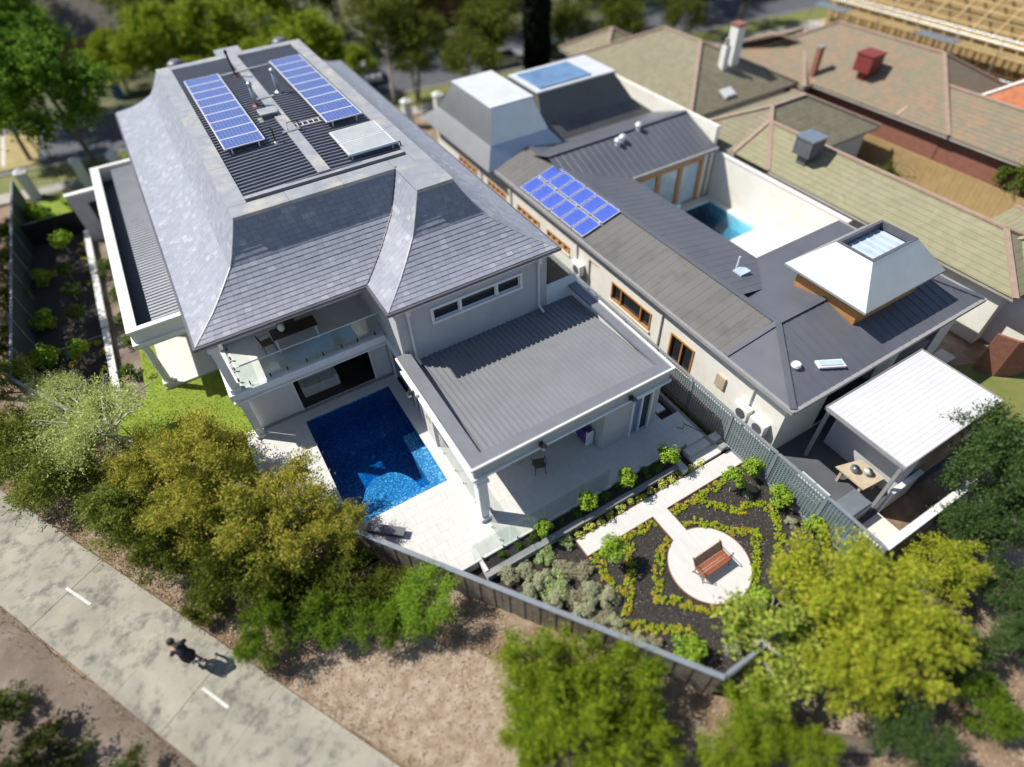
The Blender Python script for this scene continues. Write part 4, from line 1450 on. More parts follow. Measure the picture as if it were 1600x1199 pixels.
def twig_mesh(name, T, L, mat_, seed, size, clumps=26, droop=.06, low=-.45, spread=.75, tl=(.2, .46), up=.5, squash=.85):
    """crown of leafy twigs: twigs fan out from the ends of the limbs, leaves sit along each twig"""
    r = np.random.default_rng(seed)
    d = r.normal(size=(clumps * 8, 3))
    d /= np.linalg.norm(d, axis=1)[:, None]
    d = d[d[:, 2] > low][:clumps]
    C = d * r.uniform(.25, .80, len(d))[:, None]
    wgt = r.uniform(.35, 1.5, len(d)); wgt /= wgt.sum()
    idx = r.choice(len(d), T, p=wgt)
    p0 = C[idx] + r.normal(size=(T, 3)) * .07
    dr = d[idx] * .85 + r.normal(size=(T, 3)) * spread + np.array([0, 0, .22])
    dr /= np.linalg.norm(dr, axis=1)[:, None]
    ln = r.uniform(tl[0], tl[1], T)
    t = np.linspace(.15, 1., L)
    p = p0[:, None, :] + dr[:, None, :] * (ln[:, None] * t[None, :])[:, :, None]
    p[:, :, 2] -= droop * (t ** 2)[None, :]
    p = p + r.normal(size=p.shape) * .018
    td = np.repeat(dr[:, None, :], L, 1).reshape(-1, 3)
    p = p.reshape(-1, 3)
    n = len(p)
    p[:, 2] *= squash
    tv = td * .8 + r.normal(size=(n, 3)) * .7
    tv /= np.linalg.norm(tv, axis=1)[:, None]
    nr = r.normal(size=(n, 3)) * .6 + np.array([0, 0, up]) + p * .35
    bv = np.cross(nr, tv)
    bv /= np.linalg.norm(bv, axis=1)[:, None]
    nr = np.cross(tv, bv)
    sc = r.uniform(.6, 1.4, n)[:, None]
    l, w_ = size[0] * sc, size[1] * sc
    v = np.empty((n, 4, 3))
    v[:, 0] = p
    v[:, 1] = p + tv * l * .5 + bv * w_ * .5 + nr * w_ * .15
    v[:, 2] = p + tv * l
    v[:, 3] = p + tv * l * .5 - bv * w_ * .5 + nr * w_ * .15
    return quads(name, v, mat_)
def quads(name, v, mat_):
    n = len(v)
    me = bpy.data.meshes.new(name)
    me.vertices.add(n * 4)
    me.vertices.foreach_set('co', v.astype(np.float32).reshape(-1))
    me.loops.add(n * 4)
    me.loops.foreach_set('vertex_index', np.arange(n * 4, dtype=np.int32))
    me.polygons.add(n)
    me.polygons.foreach_set('loop_start', np.arange(0, n * 4, 4, dtype=np.int32))
    me.polygons.foreach_set('loop_total', np.full(n, 4, dtype=np.int32))
    me.materials.append(M[mat_])
    me.update(calc_edges=True)
    return me
def spiky_mesh(name, n, mat_, seed, size, lean=1.0, tips=False):
    """radiating thin leaves from the base of a tuft"""
    r = np.random.default_rng(seed)
    d = r.normal(size=(n, 3)) * np.array([lean, lean, .5]) + np.array([0, 0, .75])
    d[:, 2] = np.abs(d[:, 2])
    d /= np.linalg.norm(d, axis=1)[:, None]
    L = r.uniform(.55, 1., n)[:, None]
    s0 = r.uniform(.0, .55, n)[:, None]
    sd = np.cross(d, r.normal(size=(n, 3)))
    sd /= np.linalg.norm(sd, axis=1)[:, None]
    v = np.empty((n, 4, 3))
    v[:, 0] = d * L * s0
    v[:, 1] = d * L * (s0 + 1) * .5 + sd * size
    v[:, 2] = d * L
    v[:, 3] = d * L * (s0 + 1) * .5 - sd * size
    return quads(name, v, mat_)

# ---- small planting
BOX = [leaf_mesh('foliage', 150, 'leaf_box', 40 + i, 5, (.34, .24), .3, .5, .75, -.2, .6) for i in range(3)]
BOXG = [leaf_mesh('foliage', 150, 'leaf_boxgold', 50 + i, 5, (.34, .24), .3, .5, .75, -.2, .6) for i in range(3)]
LIME = [leaf_mesh('foliage', 260, 'leaf_lime', 60 + i, 6, (.32, .18), .2, .62, .75, -.2, .6) for i in range(3)]
SHAD = [leaf_mesh('foliage', 320, 'leaf_shade', 164 + i, 5, (.3, .18), .05, .85, .8, -.2, .6) for i in range(2)]
SAGE = [leaf_mesh('foliage', 1500, 'leaf_' + q_, 70 + i, 14, (.24, .05), .3, .42, .9, -.1, 1.1) for i, q_ in enumerate(('sage', 'sageg', 'pink'))]
LOLLY = [leaf_mesh('crown', 1300, 'leaf_lolly', 80 + i, 22, (.2, .13), .35, .42, .9, -.8, .5) for i in range(4)]
ORD = ['first', 'second', 'third', 'fourth', 'fifth', 'sixth', 'seventh', 'eighth', 'ninth', 'tenth', 'eleventh', 'twelfth', 'thirteenth']
LOLLY_SHADED = leaf_mesh('crown', 900, 'leaf_shade', 90, 16, (.2, .12), .4, .38, .9, -.8, .5)  # shaded copy of the standard crown: side garden shade put into the leaf colour
rr = random.Random(77)
CNT = [0]
def small(name, me, x, y, z, r, label, cat, group, sz=1.0):
    o = link(name, me, None, (x, y, z + r * .32), (0, 0, rr.uniform(0, 6.28)), (r, r, r * sz))
    return tag(o, label, cat, group)
def hedge_line(pts, step, label, group, gold, width=.0, r=.125):
    carry = 0.
    for a, b in zip(pts, pts[1:]):
        L = math.dist(a, b)
        t = carry
        while t < L:
            x = a[0] + (b[0] - a[0]) * t / L + rr.uniform(-.05, .05)
            y = a[1] + (b[1] - a[1]) * t / L + rr.uniform(-.05, .05)
            mes = BOXG if rr.random() < gold else BOX
            small('hedge_plant', mes[rr.randrange(3)], x, y, -.45, r * rr.uniform(.8, 1.2), label, 'hedge plant', group, .85)
            t += step
        carry = t - L
def dbl(pts, off):
    out = []
    for i, p in enumerate(pts):
        a = Vector(pts[max(i - 1, 0)]); b = Vector(pts[min(i + 1, len(pts) - 1)])
        d = (b - a).normalized()
        out.append((p[0] - d.y * off, p[1] + d.x * off))
    return out
HL = [
    ([(10.8, 7.46), (12.0, 7.42), (13.4, 7.45)], 'small golden box plant in the row under the path beside the right beds', 'hedge row along the right half of the path', .6),
    ([(7.0, 7.52), (8.4, 7.5), (9.9, 7.48)], 'small golden box plant in the row under the path beside the left beds', 'hedge row along the left half of the path', .65),
    ([(12.1, 7.15), (12.6, 6.5), (12.95, 6.1), (13.5, 6.15), (13.9, 5.95), (14.0, 5.5), (13.85, 5.05)], 'small green box plant in the wavy upper hedge of the right bed', 'wavy hedge of the right bed', .2),
    ([(13.85, 5.05), (13.4, 4.6), (12.9, 4.2), (12.95, 3.8), (13.1, 3.4)], 'small green box plant in the lower zigzag of the right bed', 'lower zigzag hedge of the right bed', .3),
    ([(10.85, 6.85), (11.3, 6.62), (11.8, 6.1), (12.2, 5.55), (12.8, 5.15)], 'small box plant in the arc hedge above the round paving', 'arc hedge above the round paving', .45),
    ([(12.8, 5.15), (12.35, 4.7), (11.9, 4.25), (11.4, 3.9), (11.1, 3.75)], 'small box plant in the straight hedge right of the bench', 'straight hedge right of the bench', .25),
    ([(9.8, 6.6), (9.2, 6.35), (8.75, 5.9), (8.35, 5.45), (8.0, 5.15)], 'small box plant in the straight hedge left of the round paving', 'straight hedge left of the round paving', .5),
    ([(8.0, 5.15), (8.5, 4.75), (8.9, 4.2), (9.3, 3.8), (9.9, 3.55), (10.5, 3.5)], 'small box plant in the hedge below the round paving', 'hedge below the round paving', .6),
    ([(7.2, 7.3), (7.0, 6.7), (7.05, 6.2), (7.3, 5.7), (6.9, 5.4), (6.6, 5.1), (6.9, 4.75), (7.2, 4.4)], 'small box plant in the zigzag hedge at the left end of the garden', 'zigzag hedge at the left of the garden', .55),
    ([(7.2, 4.4), (7.7, 4.1), (8.15, 3.85), (8.1, 3.4), (7.7, 2.9)], 'small box plant in the hedge tail near the rear paling fence', 'hedge tail near the paling fence', .5),
    ([(8.55, 7.2), (8.1, 6.8), (7.8, 6.3), (7.5, 5.9)], 'small box plant in the diagonal hedge below the standard tree', 'diagonal hedge below the standard tree', .5),
]
for pts, lab, grp, gold in HL:
    hedge_line(dbl(pts, .07), .2, lab, grp, gold)
    hedge_line(dbl(pts, -.08), .2, lab, grp, gold)
for k in range(13):
    x = 7.15 + k * .5
    small('lime_plant', LIME[k % 3], x, 8.6 + rr.uniform(-.03, .03), -.45, .22 * rr.uniform(.85, 1.15), 'lime yellow clump between path and retaining wall, ' + ORD[k] + ' from the left', 'plant', 'lime clumps along the path')
for k in range(22):
    y = 8.75 + k * .36
    small('shade_plant', SHAD[k % 2], 14.47 + rr.uniform(-.05, .05), y, -.45, .2 * rr.uniform(.8, 1.15), 'small green plant in the narrow bed at the foot of the lattice fence', 'plant', 'plants at the foot of the lattice fence')
for k in range(12):
    x = 4.2 + k * .66
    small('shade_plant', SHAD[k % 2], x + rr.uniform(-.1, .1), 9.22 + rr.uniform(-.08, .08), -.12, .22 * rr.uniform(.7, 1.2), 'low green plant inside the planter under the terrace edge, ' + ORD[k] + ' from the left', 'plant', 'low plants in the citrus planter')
SG = [(3.98, 8.55, .42, 0), (4.6, 8.3, .4, 0), (5.56, 8.5, .36, 1), (4.95, 7.7, .42, 0), (5.35, 7.3, .52, 1), (5.9, 7.6, .42, 2), (6.45, 7.25, .36, 2), (5.6, 6.75, .4, 2), (6.1, 6.5, .42, 0), (5.05, 6.9, .4, 0),
      (6.55, 6.1, .4, 0), (5.62, 6.1, .44, 0), (5.97, 5.62, .4, 2), (6.3, 5.2, .36, 0), (6.15, 4.7, .38, 2), (6.6, 4.3, .34, 0), (4.4, 7.6, .36, 0), (6.5, 8.55, .3, 1), (13.95, 6.6, .3, 0), (14.2, 4.75, .24, 0), (7.45, 2.7, .3, 0), (6.9, 3.9, .34, 2), (9.1, 2.5, .3, 0)]
SN = ('silver grey shrub', 'fresh green feathery shrub', 'pinkish grey shrub')
for x, y, r, k in SG:
    o = link('lavender_shrub', SAGE[k], None, (x, y, -.46 + r * .25), (0, 0, rr.uniform(0, 6)), (r * 1.02, r * 1.02, r * 1.0))
    if y < 3 or x > 13:
        lab = {13.95: 'silver tuft on the dark bed beside the first lattice fence shrub', 14.2: 'tiny silver tuft on the dark bed between the lattice fence shrubs', 7.45: 'silver tuft in the front corner by the paling fence', 9.1: 'silver tuft under the fig by the short lattice fence'}[x]
        gr = 'lone silver tufts near the fences'
    else:
        kk = sorted(q[0] for q in SG if q[3] == k and not (q[1] < 3 or q[0] > 13)).index(x)
        lab = SN[k] + ' left of the path, ' + ORD[kk] + ' of its colour from the left'
        gr = SN[k] + 's left of the path'
    tag(o, lab, 'shrub', gr)
LT = [(5.97, 9.15, .55, .30, 'leftmost lime green standard citrus tree in the terrace planter'), (7.95, 9.18, .65, .31, 'second standard citrus tree from the left in the terrace planter'),
      (9.77, 9.15, .7, .34, 'third standard citrus tree from the left in the terrace planter'), (11.81, 9.18, .68, .38, 'rightmost standard citrus tree in the planter, next to the steps'),
      (13.31, 7.0, .95, .38, 'standard tree in the dark bed just below the end of the path'), (7.5, 7.03, 1.15, .38, 'standard tree with slender stem at the left end of the garden path'),
      (14.5, 7.1, .6, .36, 'leafy shrub against the lattice fence nearest the steps'), (14.45, 5.56, .6, .38, 'leafy shrub against the lattice fence, middle of three'),
      (14.5, 3.99, .55, .38, 'leafy shrub against the lattice fence nearest the big yellow tree'), (7.63, 3.18, .45, .42, 'round bright green shrub in the front corner of the garden'),
      (10.66, 3.18, .55, .42, 'round bright green shrub below the round paving'),
      (-8.3, 41.0, 1.0, .5, 'sunlit standard tree in the side garden nearest the black fence'), (-8.4, 38.0, .8, .45, 'shaded standard tree, second from the black fence in the side garden'),
      (-8.3, 35.6, .8, .45, 'shaded standard tree, third from the black fence in the side garden'), (-8.2, 33.2, .85, .47, 'shaded standard tree, fourth from the black fence in the side garden'),
      (-8.2, 29.6, .9, .45, 'lit standard tree at the near end of the side garden')]
for i, (x, y, h, r, lab) in enumerate(LT):
    t = thing('standard_tree', lab, 'small tree', (x, y, -.12 if i < 4 else -.45), 'clipped standard trees', rr.uniform(0, 6))
    B0 = BASE[t.name]; BASE[t.name] = Vector((0, 0, 0))
    MB().tube([(0, 0, -.05), (.01, .01, h * .5), (0, 0, h)], [.022, .018, .014], 6).build('trunk', 'bark_pale', t)
    link('crown', LOLLY_SHADED if i in (12, 13, 14) else LOLLY[i % 4], t, (0, 0, h), (0, 0, 0), (r * 1.18, r * 1.18, r * 1.18))
    BASE[t.name] = B0
for i, (x, y) in enumerate([(-7.5, 41.6), (-7.5, 40.6), (-7.5, 39.6), (-8.4, 39.2), (-9.0, 39.3), (-7.5, 38.2), (-7.5, 36.8), (-7.55, 30.9), (-8.1, 30.9), (-8.7, 31.0), (-7.5, 29.9), (-8.9, 29.8), (-7.5, 28.5)]):
    small('hedge_plant', BOXG[i % 3], x, y, -.45, .26, 'small yellowish plant edging the side garden bed', 'hedge plant', 'edging plants in the side garden')
for i, (x, y, r) in enumerate([(-6.2, 37.2, .6), (-6.3, 34.6, .45), (-6.1, 31.5, .5), (-6.0, 29.8, .45), (-6.4, 27.2, .5), (-5.5, 26.2, .3), (-9.8, 46.5, .8), (-7.6, 47.0, .7), (-8.9, 45.0, .7), (-9.9, 34, .6), (-9.9, 30.5, .7), (-9.7, 38.5, .6)]):
    lab = ['round green shrub beside the portico wing wall, farthest along the path', 'low green shrub beside the wing wall, second along the path', 'low green shrub beside the wing wall, third along the path', 'small green shrub at the portico end of the side path',
           'bushy green shrub beside the lawn corner', 'tiny green shrub at the foot of the portico column', 'leafy green shrub in the front yard by the left fence', 'bright green shrub in the front yard by the iron fence', 'green shrub just beyond the black side fence',
           'dark climbing shrub on the left fence, middle', 'dark climbing shrub on the left fence, nearest the corner', 'dark climbing shrub on the left fence, farthest'][i]
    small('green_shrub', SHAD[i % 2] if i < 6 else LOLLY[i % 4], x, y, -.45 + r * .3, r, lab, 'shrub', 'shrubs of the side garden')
# ================================================================ CREAM NEIGHBOUR HOUSE
N = thing('house', 'long cream single storey house with low dark metal roofs and a courtyard', 'house', (20, 22, -.5))
NZ = 3.0
holes = [(15.2, 18.2, .55, 1.62), (12.3, 13.8, -.1, 1.55), (19.4, 20.2, -.4, 1.75), (21.9, 24.1, 1.05, 1.5), (24.9, 27.3, 1.05, 1.5), (28.7, 30.9, 1.05, 1.5), (32.3, 34.8, 1.05, 1.5)]
W = MB()
wall_x(W, 7.45, 38.0, 15.9, 16.12, -.5, 2.86, holes)
W.build('wall', 'cream_wall', N)
W = MB()
wall_y(W, 16.12, 26.7, 7.45, 7.67, -.5, 2.86, [(18.5, 21.5, -.45, 2.2), (23., 25.8, -.45, 2.2)])
W.build('wall', 'cream_wall', N)
for b in ((26.7, 26.9, 7.45, 14.2), (21.1, 21.3, 14.2, 23.9), (16.12, 27.5, 37.8, 38.0), (27.3, 27.5, 24.0, 37.8)):
    MB().box(b[0], b[1], b[2], b[3], -.5, 2.86).build('wall', 'cream_wall', N)
W = MB()
wall_y(W, 21.3, 27.3, 24.0, 24.2, -.5, 2.86, [(21.9, 23.6, -.4, 2.3), (23.9, 25.3, -.4, 2.3), (25.6, 27.0, -.4, 2.3)])
W.build('wall', 'timber_orange', N)
for a, b in ((21.9, 23.6), (23.9, 25.3), (25.6, 27.0)):
    MB().box(a, b, 24.1, 24.13, -.38, 2.28).build('pane', 'glass_pale', N)
MB().box(16.13, 26.6, 7.7, 14.1, -.3, -.25).build('floor', 'dark_floor', N)
MB().box(16.13, 21.05, 14.1, 37.7, -.3, -.25).build('floor', 'dark_floor', N)
for a, b in ((18.5, 21.5), (23., 25.8)):
    MB().box(a, b, 7.5, 7.53, -.44, 2.2).build('pane', 'glass_dark', N)
for ya, yb, za, zb in holes:
    if ya == 19.4:
        MB().box(16.0, 16.04, ya, yb, za, zb).build('door', 'cream_wall', N)
        continue
    f = MB()
    f.box(15.86, 15.98, ya, ya + .08, za, zb).box(15.86, 15.98, yb - .08, yb, za, zb).box(15.86, 15.98, ya + .08, yb - .08, za, za + .08).box(15.86, 15.98, ya + .08, yb - .08, zb - .08, zb)
    k = 2 if yb - ya < 2 else 4
    for i in range(1, k):
        y = ya + (yb - ya) * i / k
        if zb - za > .6 and k == 4 and i == 2:
            continue
        f.box(15.88, 15.97, y - .04, y + .04, za + .08, zb - .08)
    win = f.build('window', 'timber_orange', N)
    MB().box(16.0, 16.03, ya + .08, yb - .08, za + .08, zb - .08).build('pane', 'glass_pale' if zb < 1.6 and ya > 20 else 'glass_dark', win)
    MB().box(15.8, 15.898, ya - .05, yb + .05, za - .07, za).build('sill', 'cream_wall', N)
for y in (9.0, 14.5, 21.2, 28., 31.7):
    MB().tube([(15.84, y, 2.85), (15.84, y, -.4)], .045, 8).build('downpipe', 'cream_wall', N)
# roofs
def slope(mb, a, b, c, d):
    mb.q(a, b, c, d)
def rib_slope(x0, x1, y0, y1, zf, axis, m, pitch=.45, name='roof_slope'):
    s = MB()
    ribs(s, x0, x1, y0, y1, zf, axis, pitch, .06, .009)
    return s.build(name, m, N)
rx, rz_ = 17.96, 3.68
rib_slope(15.5, rx, 10.5, 29.2, lambda x, y: NZ + (rz_ - NZ) * (x - 15.5) / (rx - 15.5), 'x', 'neigh_roof')
rib_slope(rx, 21.4, 12.4, 29.2, lambda x, y: rz_ - (rz_ - NZ) * (x - rx) / (21.4 - rx), 'x', 'neigh_roof_blue')
MB().bar((rx, 10.4, rz_ + .03), (rx, 29.2, rz_ + .03), .25, .05).build('ridge_cap', 'neigh_roof_blue', N)
# cross wing at the garden end: hip roof with ribs as raised battens
ex0, ex1, ey0, ey1 = 15.5, 27.1, 7.1, 14.5
ra, rb_, ry, rzz = 17.85, 25.0, 10.25, 3.78
s = MB()
s.q((ex0, ey0, NZ), (ex1, ey0, NZ), (rb_, ry, rzz), (ra, ry, rzz))
s.q((ex1, ey0, NZ), (ex1, ey1, NZ), (rb_, ry, rzz))
s.q((ex1, ey1, NZ), (ex0 + 2.4, ey1, NZ), (ra, ry, rzz), (rb_, ry, rzz))
s.q((ex0, 10.5, NZ), (ex0, ey0, NZ), (ra, ry, rzz))
s.build('hip_roof', 'neigh_roof_blue', N)
k = 0
x = ex0 + .4
while x < ex1:
    t_ = min(1., (x - ex0) / (ra - ex0), (ex1 - x) / (ex1 - rb_))
    MB().bar((x, ey0, NZ + .006), (x, ey0 + (ry - ey0) * t_, NZ + (rzz - NZ) * t_ + .006), .05, .03).build('rib', 'neigh_roof_blue', N)
    x += .45
for a, b in (((ra, ry, rzz), (ex0, ey0, NZ)), ((ra, ry, rzz), (rb_, ry, rzz)), ((rb_, ry, rzz), (ex1, ey0, NZ)), ((ra, ry, rzz), (ex0, 10.5, NZ))):
    MB().bar((a[0], a[1], a[2] + .04), (b[0], b[1], b[2] + .04), .24, .05).build('ridge_cap', 'neigh_roof_blue', N)
for b in ((15.36, 15.5, 7.0, 29.2), (15.5, 27.2, 6.96, 7.1), (27.1, 27.24, 7.1, 14.5)):
    MB().box(b[0], b[1], b[2], b[3], NZ - .16, NZ).build('gutter', 'coping', N)
MB().box(15.6, 27.0, 7.12, 14.4, NZ - .14, NZ - .06).build('soffit', 'cream_wall', N)
MB().box(15.52, 21.3, 14.42, 37.9, NZ - .14, NZ - .06).build('soffit', 'cream_wall', N)
# dining wing beyond the courtyard
mz, my, mx = 4.15, 26.7, 24.6
rib_slope(17.6, 27.8, 23.75, my, lambda x, y: NZ + (mz - NZ) * (y - 23.75) / (my - 23.75), 'y', 'neigh_roof_blue')
s = MB()
s.q((17.6, my, mz), (mx + 3.2, my, mz), (27.8, 30., NZ), (17.6, 30, NZ))
s.build('roof_slope', 'neigh_roof_blue', N)
s = MB()
s.q((27.8, 23.7, NZ + .01), (28.0, 23.7, NZ), (28.0, 30, NZ), (mx + 3.2, my, mz + .01))
s.build('roof_slope', 'neigh_roof_blue', N)
MB().bar((17.6, my, mz + .03), (27.8, my, mz + .03), .25, .05).build('ridge_cap', 'neigh_roof_blue', N)
MB().box(21.3, 27.9, 23.62, 23.75, NZ - .16, NZ).build('gutter', 'coping', N)
# two mansard blocks with glazed flat tops
def frustum(b, t, z0, z1, m, mt, nm):
    s = MB()
    B_ = [(b[0], b[2], z0), (b[1], b[2], z0), (b[1], b[3], z0), (b[0], b[3], z0)]
    T_ = [(t[0], t[2], z1), (t[1], t[2], z1), (t[1], t[3], z1), (t[0], t[3], z1)]
    for i in range(4):
        j = (i + 1) % 4
        mid = lambda a, c: tuple(a[k] * .45 + c[k] * .55 if k < 2 else a[k] * .62 + c[k] * .38 for k in range(3))
        mi, mj = mid(B_[i], T_[i]), mid(B_[j], T_[j])
        s.q(B_[i], B_[j], mj, mi)
        s.q(mi, mj, T_[j], T_[i])
    s.build(nm, m, N)
    MB().box(t[0] - .08, t[1] + .08, t[2] - .08, t[3] + .08, z1, z1 + .1).build('flat_top', mt, N)
frustum((15.0, 20.6, 29.0, 38.4), (16.2, 18.9, 30.4, 35.2), 3.0, 5.9, 'lantern_metal', 'neigh_bright', 'mansard')
frustum((19.6, 28.0, 29.6, 38.4), (19.9, 25.6, 31.3, 34.6), 3.0, 5.6, 'neigh_roof', 'neigh_bright', 'mansard')
MB().box(20.2, 24.0, 31.5, 34.2, 5.702, 5.78).build('skylight', 'glass_blue', N)
MB().box(27.9, 28.15, 24.1, 38.3, -.5, 4.1).build('boundary_parapet', 'cream_wall', N)
# lantern roof (cupola)
cz, ct = 4.55, 6.0
c0, c1 = (20.15, 25.1, 8.3, 12.25), (21.0, 23.75, 9.3, 10.95)
C0 = [(c0[0], c0[2], cz), (c0[1], c0[2], cz), (c0[1], c0[3], cz), (c0[0], c0[3], cz)]
C1 = [(c1[0], c1[2], ct), (c1[1], c1[2], ct), (c1[1], c1[3], ct), (c1[0], c1[3], ct)]
mts = ['zinc_dark', 'neigh_roof_blue', 'neigh_roof_blue', 'neigh_bright']
cup = MB().box(20.6, 24.6, 8.75, 11.8, 3.3, 4.5).build('lantern_base', 'timber_orange', N)
for i in range(4):
    j = (i + 1) % 4
    MB().q(C0[i], C0[j], C1[j], C1[i]).build('lantern_slope', 'lantern_metal', cup)
MB().box(c0[0], c0[1], c0[2], c0[3], cz - .09, cz - .004).build('lantern_fascia', 'coping', cup)
MB().box(c1[0] + .1, c1[1] - .1, c1[2] + .1, c1[3] - .1, ct - .35, ct - .3).build('lantern_glazing', 'glass_pale', cup)
for k in range(6):
    x = c1[0] + .3 + k * .43
    MB().box(x, x + .04, c1[2] + .1, c1[3] - .1, ct - .298, ct - .26).build('glazing_bar', 'alu', cup)
for b in ((c1[0], c1[1], c1[2], c1[2] + .12), (c1[0], c1[1], c1[3] - .12, c1[3]), (c1[0], c1[0] + .12, c1[2] + .12, c1[3] - .12), (c1[1] - .12, c1[1], c1[2] + .12, c1[3] - .12)):
    MB().box(b[0], b[1], b[2], b[3], ct - .25, ct + .04).build('lantern_curb', 'zinc_dark', cup)
# solar panels on the slope
sa = thing('solar_array', 'bright blue solar panels on the low roof of the cream house', 'solar panels', (16.7, 23, 3.2))
tl = math.atan2(rz_ - NZ, rx - 15.5)
fr = MB().box(-.57, .57, -.46, .46, 0, .04).mesh('panel', 'alu')
ce = MB().q((-.54, -.43, .043), (.54, -.43, .043), (.54, .43, .043), (-.54, .43, .043)).mesh('cells', 'cells_plain')
for i in range(2):
    for j in range(6):
        x = 16.1 + i * 1.2; y = 20.85 + j * 1.0
        z = NZ + (x - 15.5) * math.tan(tl) + .09
        p = link('panel', fr, sa, tuple(Vector((x, y, z)) - BASE[sa.name]), (0, -tl, 0))
        link('cells', ce, p)
for y in (20.6, 22.6, 24.6, 26.1):
    MB().bar((15.6, y, NZ + .1), (17.9, y, NZ + .1 + 2.3 * math.tan(tl) - .01), .05, .06).build('rail', 'alu', sa)
# roof bits
def bit(name, label, cat, mb, m, **k):
    return lump(name, mb, m, label, cat, **k)
t = thing('roof_vent', 'pale roof vent with thin pipe on the dark slope of the cream house', 'vent', (19.6, 13.7, 3.35))
MB().box(19.25, 19.85, 13.5, 14.0, 3.28, 3.5).build('box', 'glass_pale', t)
MB().tube([(19.6, 14.1, 3.3), (19.62, 14.1, 4.0)], .05, 8).build('pipe', 'alu', t)
t = thing('roof_vent', 'white disc vent on the hip roof at the garden end', 'vent', (16.95, 8.35, 3.3))
MB().lathe((16.95, 8.4, 3.2), [(.12, 0), (.12, .2), (.2, .22), (.16, .32)], 12).build('cowl', 'white_paint', t)
t = thing('skylight', 'narrow pale skylight on the hip roof above the white carport', 'skylight', (18.3, 8.0, 3.15))
MB().bar((17.75, 8.05, 3.3), (18.75, 7.6, 3.22), .4, .08).build('frame', 'white_paint', t)
MB().bar((17.85, 8.02, 3.352), (18.65, 7.64, 3.29), .26, .02).build('pane', 'glass_pale', t)
for k, (x, y, z, lab) in enumerate(((23.9, 26.5, 4.18, 'small white vent on the far ridge of the cream house'), (22.0, 26.0, 3.95, 'pair of pale flue cowls beside the far mansard'))):
    t = thing('roof_vent', lab, 'vent', (x, y, z - .1))
    MB().lathe((x, y, z - .15), [(.13, 0), (.13, .35), (.22, .37), (.12, .5)], 10).build('cowl', 'alu', t)
    if k:
        MB().lathe((x + .4, y + .1, z - .15), [(.13, 0), (.13, .4), (.22, .42), (.12, .55)], 10).build('cowl', 'alu', t)
# air conditioners on the wall
for k, (y, z, lab) in enumerate(((9.1, .55, 'white air conditioner unit on the cream wall near the corner'), (8.2, .5, 'second white air conditioner unit at the corner of the cream wall'), (20.85, .6, 'small white air conditioner beside the arched side door'))):
    t = thing('air_conditioner', lab, 'air conditioner', (15.7, y, z))
    MB().box(15.52, 15.86, y - .38, y + .38, z, z + .62).build('body', 'board_white', t)
    MB().tube([(15.515, y - .06, z + .31), (15.5, y - .06, z + .31)], .24, 18).build('fan_grille', 'zinc_dark', t)
    for d in (-.3, .3):
        MB().box(15.55, 15.899, y + d - .02, y + d + .02, z - .05, z - .002).build('bracket', 'alu', t)
t = thing('wall_vent', 'square timber framed meter box on the cream wall', 'meter box', (15.85, 10.6, .9))
MB().box(15.8, 15.898, 10.35, 10.85, .85, 1.5).build('box', 'table_stone', t)
# courtyard
s = MB()
s.prism([(21.3, 14.5), (28.2, 14.5), (28.2, 19.4), (21.3, 19.4)], -.7, -.3)
s.prism([(21.3, 19.4), (25.3, 19.4), (25.3, 23.95), (21.3, 23.95)], -.7, -.3)
s.prism([(27.75, 19.4), (28.2, 19.4), (28.2, 23.95), (27.75, 23.95)], -.7, -.3)
s.prism([(25.3, 23.35), (27.75, 23.35), (27.75, 23.95), (25.3, 23.95)], -.7, -.3)
struct('courtyard_paving', s, 'white_paving')
t = thing('swimming_pool', 'small turquoise plunge pool in the white walled courtyard', 'pool', (26.5, 21.4, -1.5))
p = MB()
x0, x1, y0, y1, z0 = 25.304, 27.746, 19.404, 23.346, -1.2
p.q((x0, y0, z0), (x1, y0, z0), (x1, y1, z0), (x0, y1, z0))
for a, b in (((x0, y0), (x1, y0)), ((x1, y0), (x1, y1)), ((x1, y1), (x0, y1)), ((x0, y1), (x0, y0))):
    p.q((a[0], a[1], z0), (a[0], a[1], -.31), (b[0], b[1], -.31), (b[0], b[1], z0))
p.build('basin', 'pool_turquoise', t)
MB().box(x0 + .004, x1 - .004, y0 + .004, y1 - .004, z0 + .004, -.4).build('water', 'water_clear', t)
cw = thing('courtyard_wall', 'tall white courtyard wall facing the turquoise pool', 'wall', (28.3, 19, -.5))
MB().box(28.2, 28.42, 14.5, 24.05, -.5, 2.45).build('wall', 'cream_wall', cw)
MB().box(28.16, 28.46, 14.5, 24.05, 2.452, 2.52).build('coping', 'white_paint', cw)
bw = thing('courtyard_wall', 'low white screen wall with timber shelf at the near end of the courtyard', 'wall', (25, 15.4, -.5))
MB().box(21.35, 28.15, 14.55, 15.1, -.29, 2.35).build('wall', 'cream_wall', bw)
MB().box(26.6, 28.1, 15.12, 15.4, 1.9, 2.0).build('shelf', 'timber_orange', bw)
t = thing('umbrella_table', 'teal covered lounge set under the courtyard eave', 'lounge', (23.2, 22.8, -.3))
MB().lathe((23.0, 23.0, -.29), [(.55, 0), (.6, .35), (.35, .6), (.05, .65)], 14).build('cover', 'leaf_teal' if 'leaf_teal' in M else 'pool_turquoise', t, True)
MB().box(23.9, 24.9, 22.3, 23.0, -.29, .15).build('seat', 'pool_turquoise', t)
MB().box(23.9, 24.9, 23.02, 23.2, -.29, .55).build('backrest', 'pool_turquoise', t)
